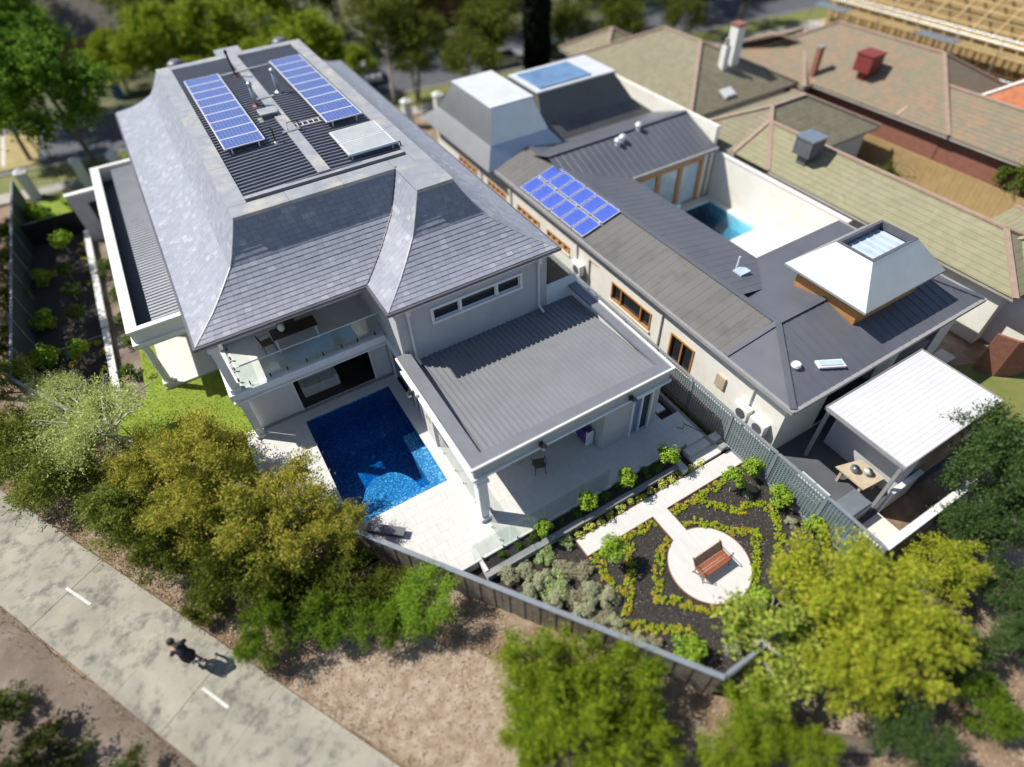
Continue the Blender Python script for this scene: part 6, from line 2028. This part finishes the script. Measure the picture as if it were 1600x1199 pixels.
TR = [
 ('wattle', -7.1, 22.5, 1.6, 2.6, 'pale feathery wattle tree with white branches over the left fence corner', 'bark_pale'),
 ('wattle', -8.9, 26.0, 1.0, 1.4, 'smaller pale feathery tree behind the left fence corner', 'bark_pale'),
 ('euc', -3.9, 18.0, 1.5, 2.5, 'golden olive gum tree leaning over the lawn and terrace', 'bark'),
 ('euc', -2.2, 14.6, 1.3, 2.2, 'golden olive gum tree beside the swimming pool corner', 'bark'),
 ('euc', -5.2, 16.4, .7, 1.8, 'lower golden gum tree between the two olive crowns and the path', 'bark'),
 ('grey', -10.6, 24.2, .5, 2.3, 'grey green bush at the left edge above the concrete path', 'bark'),
 ('grey', -9.3, 21.4, .4, 2.2, 'grey green bush below the pale wattle tree', 'bark'),
 ('grey', -10.9, 28.4, 1.0, 1.6, 'grey green bush outside the left fence', 'bark'),
 ('grey', -7.4, 18.5, .3, 2.0, 'grey green bush reaching down to the concrete path edge', 'bark'),
 ('dark', -6.1, 15.8, .1, 1.5, 'dark green shrub in the shade beside the path, leftmost', 'bark'),
 ('dark', -4.7, 13.9, .1, 1.6, 'dark green shrub below the golden gum trees', 'bark'),
 ('dark', -2.8, 12.6, .1, 1.7, 'dark green shrub in front of the pool corner fence', 'bark'),
 ('dark', -.9, 11.3, -.1, 1.4, 'dark green shrub under the terrace fence', 'bark'),
 ('mid', -3.8, 10.9, .0, 1.3, 'round mid green shrub at the path edge by the cyclist shadow', 'bark'),
 ('dark', -5.6, 13.4, -.4, .9, 'small dark shrub against the concrete path', 'bark'),
 ('bright', 1.0, 9.1, .3, 1.2, 'bright green feathery shrub outside the terrace corner', 'bark'),
 ('mid', -.6, 9.2, .0, 1.0, 'mid green shrub left of the bright feathery shrub', 'bark'),
 ('mid', -2.0, 10.6, -.1, 1.1, 'mid green shrub between the round shrub and the terrace fence', 'bark'),
 ('gum', 3.2, 4.9, .6, 1.5, 'large green shrub at the bottom centre, upper left crown', 'bark'),
 ('gum', 4.8, 3.5, .4, 1.6, 'large green shrub at the bottom centre, upper right crown by the paling fence', 'bark'),
 ('gum', 3.0, 3.0, .6, 1.9, 'large green shrub at the bottom centre, front crown', 'bark'),
 ('gum', 2.1, 3.8, .2, 1.2, 'green shrub at the bottom centre, leftmost crown', 'bark'),
 ('gum', 4.7, 2.0, .1, 1.3, 'green shrub at the bottom edge below the paling fence', 'bark'),
 ('gum', 7.9, .6, .3, 1.15, 'green needle leaved shrub just outside the garden corner', 'bark'),
 ('gum', 6.8, .2, .1, 1.2, 'green needle leaved shrub at the bottom edge right of centre', 'bark'),
 ('gum', 8.6, -.7, .0, .9, 'small green shrub at the bottom edge under the fallen log', 'bark'),
 ('yel', 12.4, 1.5, 1.7, 2.2, 'big yellow green pittosporum crown against the lattice fence', 'bark'),
 ('yel', 12.0, 2.9, .8, 1.1, 'small yellow green crown nearest the garden hedge', 'bark'),
 ('yel', 12.7, .2, 1.4, 2.0, 'big yellow green crown toward the lower right corner', 'bark'),
 ('yel', 11.0, .2, .8, 1.6, 'big yellow green crown at the bottom beside the fig', 'bark'),
 ('fig', 9.7, 2.2, .8, 1.35, 'large leaved fig tree with pale bare branches over the garden corner', 'bark_pale'),
 ('fig', 9.2, 1.0, .4, 1.0, 'lower large leaved fig branch outside the lattice corner', 'bark_pale'),
 ('yel', 16.6, .6, .5, 1.4, 'yellow green bush below the white boundary wall', 'bark'),
 ('dk2', 20.3, 2.2, 2.2, 1.9, 'dark green tree rising beside the white carport', 'bark'),
 ('dk2', 19.4, .4, 1.3, 1.6, 'dark green tree at the right edge below the carport', 'bark'),
 ('dk2', 18.5, 1.2, .8, 1.2, 'dark green shrub behind the white boundary wall', 'bark'),
 ('dk2', 14.6, -1.1, .1, 1.0, 'dark green shrub beside the dirt track', 'bark'),
 ('dk2', 16.6, -1.9, .4, 1.1, 'grey green shrub across the dirt track at the right edge', 'bark'),
 ('dk2', 17.9, -1.0, .4, 1.0, 'dark shrub at the right edge beyond the dirt track', 'bark'),
 ('dk2', 11.4, -2.0, .0, 1.1, 'leafy green shrub at the bottom edge under the yellow crown', 'bark'),
 ('low', -11.0, 10.8, -.5, 1.5, 'dark green shrub in the bottom left corner', 'bark'),
 ('low', -8.9, 8.6, -.4, 1.3, 'dark green shrub at the bottom edge left of the path dash', 'bark'),
 ('low', -12.9, 11.6, .6, 2.0, 'taller dark shrub at the far left bottom casting shade on the gravel', 'bark'),
 ('low', -11.9, 13.4, -.6, .7, 'small dark shrub at the left edge on the gravel', 'bark'),
 ('maple', -6.1, 53.0, 5, 4.2, 'green maple tree on the nature strip at the upper left', 'bark'),
 ('maple', -7.7, 64.0, 6, 4.4, 'dark green maple tree across the street at the far left', 'bark'),
 ('hedge', 1.8, 65.5, 2.8, 4.0, 'sunlit green garden tree across the street, left of centre', 'bark'),
 ('hedge', 6.0, 64.6, 3.2, 4.0, 'sunlit green garden tree across the street behind the left roof corner', 'bark'),
 ('hedge', -1.6, 67.3, 2.2, 2.6, 'small sunlit tree across the street beside the blue bin', 'bark'),
 ('hedge', 10.9, 63.2, 3.4, 4.0, 'sunlit green garden tree across the street behind the middle of the roof', 'bark'),
 ('hedge', 13.0, 55.8, 3, 3.3, 'dark leafy tree right behind the roof corner', 'bark'),
 ('hedge', 15.6, 52.6, 2.3, 1.7, 'small leafy tree beside the right roof end', 'bark'),
 ('tall', 8.9, 70.4, 6, 3.4, 'tall open tree at the top behind the garden trees, left', 'bark_pale'),
 ('tall', 15.0, 66.3, 6, 3.6, 'tall open tree at the top behind the garden trees, right', 'bark_pale'),
 ('tall', 17.6, 50.0, 5.4, 2.7, 'street tree with leaning pale trunk near the right pillar', 'bark_pale'),
 ('tall', 18.4, 47.6, 3.2, 1.5, 'thin low crown beside the leaning street tree', 'bark'),
 ('tall', 23.7, 63.3, 4, 3.2, 'open crowned tree across the street left of the cypress', 'bark'),
 ('tall', 28.1, 61.8, 4, 2.8, 'open crowned tree across the street behind the silver car', 'bark'),
 ('tall', 37.4, 58.3, 4.5, 3.3, 'open crowned tree across the street right of the cypress', 'bark'),
 ('tall', 41.6, 56.3, 4, 3.0, 'open crowned tree across the street behind the dark car', 'bark'),
 ('tall', 54.4, 54.5, 4, 3.3, 'dark tree at the top beyond the olive roofs', 'bark'),
 ('bush', 29.0, 26.4, 1.6, 1.3, 'light green bush between the cream house and the olive roof', 'bark'),
 ('bush', 37.4, 18.2, .4, 1.25, 'round olive bush in front of the pale timber fence', 'bark'),
 ('bush', 40.6, 12.6, 2, 1.7, 'spiky dark bush beside the pale timber fence', 'bark'),
 ('dark2', -12.9, 41.0, 5.6, 3.0, 'tall dark tree outside the left fence, second from the street', 'bark'),
 ('dark2', -13.1, 35.6, 5.6, 3.0, 'tall dark tree outside the left fence, third from the street', 'bark'),
 ('dark2', -12.9, 46.2, 5.4, 2.9, 'tall dark tree outside the left fence, nearest the street', 'bark'),
 ('dark2', -13.2, 30.6, 5.2, 2.8, 'tall dark tree outside the left fence, fourth from the street', 'bark'),
 ('tall', 24.5, 47.5, 4.2, 2.9, 'dark street tree left of the cypress near the cream house', 'bark'),
 ('tall', 21.3, 43.5, 4.0, 2.3, 'dark tree in the front yard of the cream house', 'bark'),
 ('tall', 33.2, 46.6, 3.4, 2.3, 'dark street tree just right of the cypress', 'bark'),
 ('tall', 37.6, 45.6, 3.2, 2.4, 'dark street tree behind the olive tiled roof', 'bark'),
 ('tall', 43.5, 43.6, 3.0, 2.2, 'dark street tree beyond the white chimney', 'bark'),
 ('tall', 21.5, 59.5, 4.5, 3.2, 'olive tree across the street above the white car', 'bark'),
 ('tall', 32.6, 60.5, 4.6, 3.2, 'olive tree across the street above the silver car', 'bark'),
 ('tall', 51.0, 52.5, 4.6, 3.2, 'dark tree across the street beyond the flue', 'bark'),
 ('hedge', 3.6, 58.8, 1.8, 2.0, 'low sunlit garden tree at the near kerb behind the left roof corner', 'bark'),
 ('hedge', 8.6, 57.6, 2.2, 2.3, 'low sunlit garden tree at the near kerb behind the rear cap', 'bark'),
 ('maple', -9.8, 57.0, 4.6, 3.2, 'green maple tree by the road at the left edge', 'bark'),
 ('dark', -11.5, 44.5, .3, 1.3, 'low dark shrub hugging the outside of the left fence, nearest the street', 'bark'),
 ('dark', -11.7, 40.5, .4, 1.4, 'low dark shrub hugging the outside of the left fence, second from the street', 'bark'),
 ('dark', -11.7, 36.5, .3, 1.4, 'low dark shrub hugging the outside of the left fence, third from the street', 'bark'),
 ('dark', -11.8, 32.5, .4, 1.4, 'low dark shrub hugging the outside of the left fence, fourth from the street', 'bark'),
 ('tall', 3.0, 73.0, 4.6, 4.2, 'tree across the street at the top behind the sunlit garden trees', 'bark'),
 ('tall', 11.5, 74.0, 5.0, 4.4, 'tree across the street at the top behind the middle garden trees', 'bark'),
 ('tall', 20.0, 72.5, 5.0, 4.4, 'tree across the street at the top above the right garden trees', 'bark'),
 ('tall', 29.0, 70.0, 5.0, 4.2, 'tree at the top centre behind the cypress', 'bark'),
 ('tall', 44.0, 64.0, 5.0, 4.0, 'tree at the top right of the cypress in the far gardens', 'bark'),
 ('tall', 58.0, 57.0, 5.0, 4.0, 'tree at the top beyond the building site', 'bark'),
 ('grey', -6.3, 19.6, .2, 1.5, 'grey green bush filling the gap between wattle and gum trees', 'bark'),
 ('euc', -.6, 13.0, .8, 1.3, 'small golden gum crown hanging over the pool corner', 'bark'),
 ('dark', -3.9, 15.6, .2, 1.6, 'dark green shrub deep under the golden gum crowns', 'bark'),
 ('dark', -6.9, 17.3, .1, 1.3, 'dark green shrub between the grey bushes and the path', 'bark'),
 ('dark', -3.4, 12.0, -.1, 1.1, 'dark green shrub tucked behind the round mid green shrub', 'bark'),
 ('dark', .2, 10.4, -.2, 1.0, 'dark green shrub at the foot of the paling fence by the bright shrub', 'bark'),
 ('euc', -6.0, 19.7, 1.2, 1.5, 'golden olive crown beside the wattle tree', 'bark'),
 ('mid', 14.0, -2.6, -.2, 1.1, 'mid green shrub at the lower right on the dirt track edge', 'bark'),
 ('tall', 19.8, 49.0, 4.4, 2.6, 'dark street tree beside the right stone pillars', 'bark'),
 ('tall', 26.8, 49.5, 4.0, 2.6, 'dark street tree in front of the silver car', 'bark'),
 ('tall', 40.4, 50.2, 4.0, 2.8, 'dark street tree beyond the dark car', 'bark'),
 ('tall', 47.5, 47.6, 4.0, 2.8, 'dark street tree above the weathered roof corner', 'bark'),
 ('tall', 53.5, 46.0, 4.0, 2.8, 'dark street tree beside the building site scaffold', 'bark'),
 ('tall', -6.5, 78.6, 7, 3.6, 'tall tree at the top left corner over the brown roof', 'bark'),
 ('tall', 18.7, 66.0, 5, 3.2, 'dark tree across the street at the top, above the leaning street tree', 'bark'),
 ('tall', 47.2, 60.5, 5, 3.4, 'dark tree at the top between the far houses', 'bark'),
]
GRP = {'wattle': 'feathery wattle trees', 'euc': 'golden gum trees', 'grey': 'grey green bushes', 'dark': 'dark shrubs beside the path', 'mid': 'mid green shrubs', 'bright': 'bright shrubs', 'gum': 'needle leaved shrubs along the bottom',
       'yel': 'yellow green crowns', 'fig': 'fig branches', 'dk2': 'dark trees on the right', 'maple': 'maple trees', 'hedge': 'garden trees across the street', 'tall': 'open crowned street trees', 'bush': 'bushes between the far houses', 'dark2': 'tall trees outside the left fence', 'low': 'shrubs at the lower left'}
CATN = {'wattle': 'tree', 'euc': 'tree', 'maple': 'tree', 'hedge': 'tree', 'tall': 'tree', 'fig': 'tree', 'yel': 'tree', 'dark2': 'tree'}
rt = random.Random(21)
for i, (k, x, y, zc_, r, lab, bk) in enumerate(TR):
    g0 = gz(x, y)
    if side(x, y) > 0 and -10.4 < x < 14.7 and y < 49:
        g0 = max(g0, -.46)
    g0 -= .08
    nm = {'wattle': 'wattle_tree', 'euc': 'gum_tree', 'maple': 'maple_tree', 'hedge': 'garden_tree', 'tall': 'street_tree', 'fig': 'fig_tree', 'yel': 'pittosporum_tree', 'dark2': 'boundary_tree'}.get(k, 'shrub')
    t = thing(nm, lab, CATN.get(k, 'shrub'), (x, y, g0), GRP[k], 0)
    B0 = BASE[t.name]; BASE[t.name] = Vector((0, 0, 0))
    h = zc_ - g0
    tr = MB()
    r0 = .035 * r + .02
    lean = rt.uniform(-.12, .12) * r
    tr.tube([(lean * 2, -lean, 0), (lean, 0, h * .45), (0, 0, h)], [r0 * 1.3, r0, r0 * .7], 7)
    limbs = 12 if bk == 'bark_pale' else 6
    for j in range(limbs):
        a = j * 2.4 + rt.uniform(0, 1)
        e = rt.uniform(.15, .9)
        L = r * rt.uniform(.65, .95) * (1.12 if bk == 'bark_pale' else 1)
        s0 = (lean * .6, 0, h * rt.uniform(.45, .9))
        d = Vector((math.cos(a) * math.cos(e), math.sin(a) * math.cos(e), math.sin(e) * .8))
        m1 = Vector(s0) + d * L * .5 + Vector((rt.uniform(-.1, .1), rt.uniform(-.1, .1), .06)) * r
        m2 = Vector(s0) + d * L
        tr.tube([s0, tuple(m1), tuple(m2)], [r0 * .55, r0 * .38, r0 * .12], 5)
        if bk == 'bark_pale':
            for q in range(2):
                d2 = (d + Vector((rt.uniform(-.7, .7), rt.uniform(-.7, .7), rt.uniform(0, .7)))).normalized()
                tr.tube([tuple(m1), tuple(m1 + d2 * L * .3), tuple(m1 + d2 * L * .52)], [r0 * .3, r0 * .2, r0 * .07], 4)
    tr.build('trunk', bk, t)
    cs = CR[k]
    link('crown', cs[i % len(cs)], t, (0, 0, h), (0, 0, rt.uniform(0, 6.28)), (r * rt.uniform(.88, 1.16), r * rt.uniform(.88, 1.16), r * rt.uniform(.9, 1.12)))
    BASE[t.name] = B0
# cypress: narrow column
rng_ = np.random.default_rng(8)
n = 7000
hh = rng_.uniform(0, 1, n)
rad = np.minimum(1., (1 - hh) * 3.0 + .05) * (.55 + .45 * rng_.uniform(0, 1, n))
an_ = rng_.uniform(0, 2 * PI, n)
pts = np.stack([np.cos(an_) * rad, np.sin(an_) * rad, hh * 12 - 6], 1)
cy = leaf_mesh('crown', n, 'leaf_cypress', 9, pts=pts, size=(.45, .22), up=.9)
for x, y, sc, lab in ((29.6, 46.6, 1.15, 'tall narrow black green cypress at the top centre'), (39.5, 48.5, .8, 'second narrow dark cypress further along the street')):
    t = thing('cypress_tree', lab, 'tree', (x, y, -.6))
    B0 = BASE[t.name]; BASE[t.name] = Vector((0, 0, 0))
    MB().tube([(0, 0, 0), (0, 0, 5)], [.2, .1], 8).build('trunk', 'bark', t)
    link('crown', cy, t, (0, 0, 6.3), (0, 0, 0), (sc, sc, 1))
    BASE[t.name] = B0
# dry grass along the path edges and over the bare ground
gc = np.random.default_rng(44)
P_ = []
while len(P_) < 9000:
    if gc.uniform() < .62:
        a = gc.uniform(-12, 40)
        b = (-abs(gc.normal(0, .32)) - .02) if gc.uniform() < .6 else pw + abs(gc.normal(0, .3)) + .02
        q = P0 + dirp * a + nrm * b
        x, y = q.x, q.y
    else:
        x = gc.uniform(-12, 19); y = gc.uniform(-6, 22)
        if side(x, y) > -.25 or -.1 < (Vector((x, y, 0)) - P0).dot(nrm) < pw + .1:
            continue
    P_.append((x, y, gz(x, y) - .02))
P_ = np.array(P_)
n = len(P_)
v = np.empty((n, 4, 3))
an_ = gc.uniform(0, 2 * PI, n); hh_ = gc.uniform(.05, .2, n); ww_ = gc.uniform(.006, .016, n)
le = np.stack([gc.normal(0, .09, n), gc.normal(0, .09, n), hh_], 1)
bx_ = np.stack([np.cos(an_) * ww_, np.sin(an_) * ww_, np.zeros(n)], 1)
v[:, 0] = P_ - bx_; v[:, 1] = P_ + bx_; v[:, 2] = P_ + le + bx_ * .3; v[:, 3] = P_ + le - bx_ * .3
M['straw'] = m_leaf('straw', ((.20, .13, .05), (.38, .27, .13), (.50, .40, .22)), .2)
o = link('dry_grass', quads('dry_grass', v, 'straw'))
tag(o, 'dry straw coloured grass along the edges of the concrete path', 'grass', kind='stuff')
# fallen log at the lower right
t = thing('fallen_log', 'grey fallen log lying at the bottom edge right of centre', 'log', (9.6, -.9, -1.0))
MB().tube([(8.9, -.2, -.75), (9.7, -.9, -.72), (10.6, -1.6, -.78)], [.3, .27, .22], 12).build('trunk', 'bark', t)
# ground cover and twigs outside the fence
gc = np.random.default_rng(15)
n = 16000
P_ = []
while len(P_) < n:
    x = gc.uniform(-14, 20); y = gc.uniform(-6, 24)
    s_ = side(x, y)
    if s_ > -.3 or s_ < -7:
        continue
    q = (Vector((x, y, 0)) - P0).dot(nrm)
    if -.15 < q < pw + .1:
        continue
    if gc.uniform() < .5 and q > pw:
        continue
    P_.append((x, y, gz(x, y) + .015 + gc.uniform(0, .03)))
P_ = np.array(P_)
v = np.empty((n, 4, 3))
an_ = gc.uniform(0, 2 * PI, n); L_ = gc.uniform(.02, .075, n); W_ = gc.uniform(.008, .022, n)
tx = np.stack([np.cos(an_) * L_, np.sin(an_) * L_, gc.uniform(-.02, .04, n)], 1)
bx_ = np.stack([-np.sin(an_) * W_, np.cos(an_) * W_, gc.uniform(-.01, .02, n)], 1)
v[:, 0] = P_ - tx; v[:, 1] = P_ + bx_; v[:, 2] = P_ + tx; v[:, 3] = P_ - bx_
M['fallen_leaf'] = m_leaf('fallen_leaf', ((.20, .12, .06), (.36, .25, .16), (.52, .42, .33)), .1)
o = link('fallen_leaves', quads('fallen_leaves', v, 'fallen_leaf'))
tag(o, 'dry fallen leaves and twigs scattered over the bare ground', 'leaves', kind='stuff')
# bark chips on the garden soil
n = 2600
P_ = np.stack([gc.uniform(6.8, 14.6, n), gc.uniform(2.2, 7.6, n), np.full(n, -.44)], 1)
keep = (np.hypot(P_[:, 0] - cc[0], P_[:, 1] - cc[1]) > cr_ + .05) & ~((np.abs(P_[:, 0] - 10.34) < .4) & (P_[:, 1] > 6)) & (P_[:, 1] > 1.9 - (P_[:, 0] - 7.72) * 1.373 + .3)
P_ = P_[keep]; n = len(P_)
v = np.empty((n, 4, 3))
an_ = gc.uniform(0, 2 * PI, n); L_ = gc.uniform(.012, .04, n); W_ = gc.uniform(.006, .016, n)
tx = np.stack([np.cos(an_) * L_, np.sin(an_) * L_, gc.uniform(-.006, .008, n)], 1)
bx_ = np.stack([-np.sin(an_) * W_, np.cos(an_) * W_, gc.uniform(-.004, .006, n)], 1)
v[:, 0] = P_ - tx; v[:, 1] = P_ + bx_; v[:, 2] = P_ + tx; v[:, 3] = P_ - bx_
M['chip'] = m_leaf('chip', ((.05, .04, .03), (.12, .095, .075), (.34, .28, .22)), .0)
o = link('bark_chips', quads('bark_chips', v, 'chip'))
tag(o, 'pale bark chips scattered over the dark garden soil', 'bark chips', kind='stuff')

# ================================================================ CYCLIST
def cyclist(label_b, label_p, x, y, z, rz, shirt):
    t = thing('bicycle', label_b, 'bicycle', (x, y, z), None, rz)
    B0 = BASE[t.name]; BASE[t.name] = Vector((0, 0, 0))
    for xx in (-.52, .52):
        wl = MB().tube([(xx + .33 * math.cos(a), 0, .34 + .33 * math.sin(a)) for a in np.linspace(0, 2 * PI, 29)], .02, 6).build('wheel', 'rubber', t)
        sp = MB()
        for k in range(8):
            a = k * PI / 8
            sp.tube([(xx + .32 * math.cos(a), 0, .34 + .32 * math.sin(a)), (xx - .32 * math.cos(a), 0, .34 - .32 * math.sin(a))], .003, 4)
        sp.build('spokes', 'alu', wl)
    f = MB()
    for a, b in (((-.52, 0, .34), (-.08, 0, .3)), ((-.08, 0, .3), (-.2, 0, .82)), ((-.2, 0, .8), (.36, 0, .82)), ((-.08, 0, .3), (.37, 0, .74)), ((-.52, 0, .34), (-.19, 0, .78)), ((.35, 0, .95), (.52, 0, .34))):
        f.tube([a, b], .018, 6)
    f.build('frame', 'tarp_blue', t)
    MB().prism([(-.36, -.08), (-.02, -.02), (-.02, .02), (-.36, .08)], .86, .91).build('saddle', 'rubber', t)
    MB().tube([(.42, -.28, .98), (.36, -.2, 1.0), (.35, 0, .98), (.36, .2, 1.0), (.42, .28, .98)], .015, 6).build('handlebar', 'black_metal', t)
    MB().tube([(-.08, -.12, .3), (-.08, .12, .3)], .05, 8).tube([(-.2, -.14, .22), (.04, .14, .38)], .02, 6).build('crank', 'alu', t)
    BASE[t.name] = B0
    # rider: one skinned body
    me = bpy.data.meshes.new('person')
    J = {'pel': (-.2, 0, .98, .15), 'sp': (-.08, 0, 1.18, .145), 'ch': (.06, 0, 1.38, .16), 'nk': (.15, 0, 1.52, .065), 'hd0': (.19, 0, 1.60, .09), 'hd': (.23, 0, 1.70, .105), 'hd2': (.24, 0, 1.78, .085)}
    E_ = [('pel', 'sp'), ('sp', 'ch'), ('ch', 'nk'), ('nk', 'hd0'), ('hd0', 'hd'), ('hd', 'hd2')]
    for s_, sd in ((-1, 'l'), (1, 'r')):
        J['sh' + sd] = (.07, .19 * s_, 1.42, .07)
        J['el' + sd] = (.20, .27 * s_, 1.18, .048)
        J['wr' + sd] = (.38, .25 * s_, 1.05, .036)
        J['ha' + sd] = (.43, .25 * s_, 1.02, .042)
        J['hp' + sd] = (-.16, .10 * s_, .95, .105)
        kx, kz = (.22, .72) if s_ > 0 else (.12, .58)
        J['kn' + sd] = (kx, .12 * s_, kz, .07)
        J['an' + sd] = (-.02 + (.08 if s_ > 0 else -.1), .13 * s_, .46 if s_ > 0 else .28, .042)
        J['ft' + sd] = (.12 + (.08 if s_ > 0 else -.1), .14 * s_, .41 if s_ > 0 else .22, .04)
        E_ += [('ch', 'sh' + sd), ('sh' + sd, 'el' + sd), ('el' + sd, 'wr' + sd), ('wr' + sd, 'ha' + sd), ('pel', 'hp' + sd), ('hp' + sd, 'kn' + sd), ('kn' + sd, 'an' + sd), ('an' + sd, 'ft' + sd)]
    ks = list(J)
    me.from_pydata([J[k][:3] for k in ks], [(ks.index(a), ks.index(b)) for a, b in E_], [])
    o = link('person', me, None, (x, y, z), (0, 0, rz))
    md = o.modifiers.new('skin', 'SKIN')
    for i, k in enumerate(ks):
        sv = me.skin_vertices[0].data[i]
        sv.radius = (J[k][3], J[k][3])
        sv.use_root = (k == 'pel')
    md.use_smooth_shade = True
    sb = o.modifiers.new('sub', 'SUBSURF'); sb.levels = 2; sb.render_levels = 2
    me.materials.append(M['skin'])
    tag(o, label_p, 'person')
    BASE[o.name] = Vector((0, 0, 0))
    # clothes and hair as shells
    s = MB().tube([(-.22, 0, .92), (-.2, 0, 1.0), (-.08, 0, 1.18), (.05, 0, 1.36), (.11, 0, 1.47)], [.13, .175, .172, .19, .10], 14)
    for s_ in (-1, 1):
        s.tube([(.07, .13 * s_, 1.42), (.08, .2 * s_, 1.41), (.16, .255 * s_, 1.26)], [.09, .088, .07], 10)
    s.build('shirt', shirt, o, True)
    s = MB().tube([(-.24, 0, .86), (-.2, 0, .98), (-.15, 0, 1.06)], [.15, .182, .165], 14)
    for s_, kx, kz in ((1, .22, .72), (-1, .12, .58)):
        s.tube([(-.17, .1 * s_, .95), (.05, .11 * s_, .86 if s_ > 0 else .8), (kx - .03, .12 * s_, kz + .04)], [.13, .105, .085], 10)
    s.build('shorts', 'cloth_dark', o, True)
    MB().lathe((.215, 0, 1.69), [(.118, 0), (.122, .06), (.10, .13), (.05, .165)], 14).build('hair', 'hair', o, True)
    for s_ in (-1, 1):
        for k in range(4):
            yy = (.25 * s_) + (k - 1.5) * .022
            MB().tube([(.43, yy, 1.03), (.475, yy, 1.02), (.485, yy, .985), (.46, yy, .965)], [.011, .01, .009, .008], 5).build('finger', 'skin', o)
        MB().tube([(.41, .25 * s_ - .03 * s_, 1.02), (.43, .25 * s_ - .06 * s_, 1.0), (.46, .25 * s_ - .06 * s_, .985)], [.012, .011, .009], 5).build('thumb', 'skin', o)
    for yy in (-.04, .04):
        MB().lathe((.325, yy, 1.69), [(.004, -.012), (.014, 0), (.004, .012)], 8).build('eye', 'cloth_dark', o)
    MB().tube([(.32, 0, 1.69), (.355, 0, 1.655)], [.012, .016], 6).build('nose', 'skin', o)
    for s_, xx, zz in ((1, .1, .41), (-1, -.06, .22)):
        MB().tube([(xx - .12, .135 * s_, zz + .02), (xx, .138 * s_, zz), (xx + .12, .14 * s_, zz - .01)], [.05, .05, .04], 8).build('shoe', 'rubber', o, True)
cyclist('blue framed bicycle ridden along the concrete path', 'person in dark clothes riding a bicycle along the concrete path', -6.45, 11.75, -.94, math.atan2(-dirp.y, -dirp.x), 'cloth_dark')
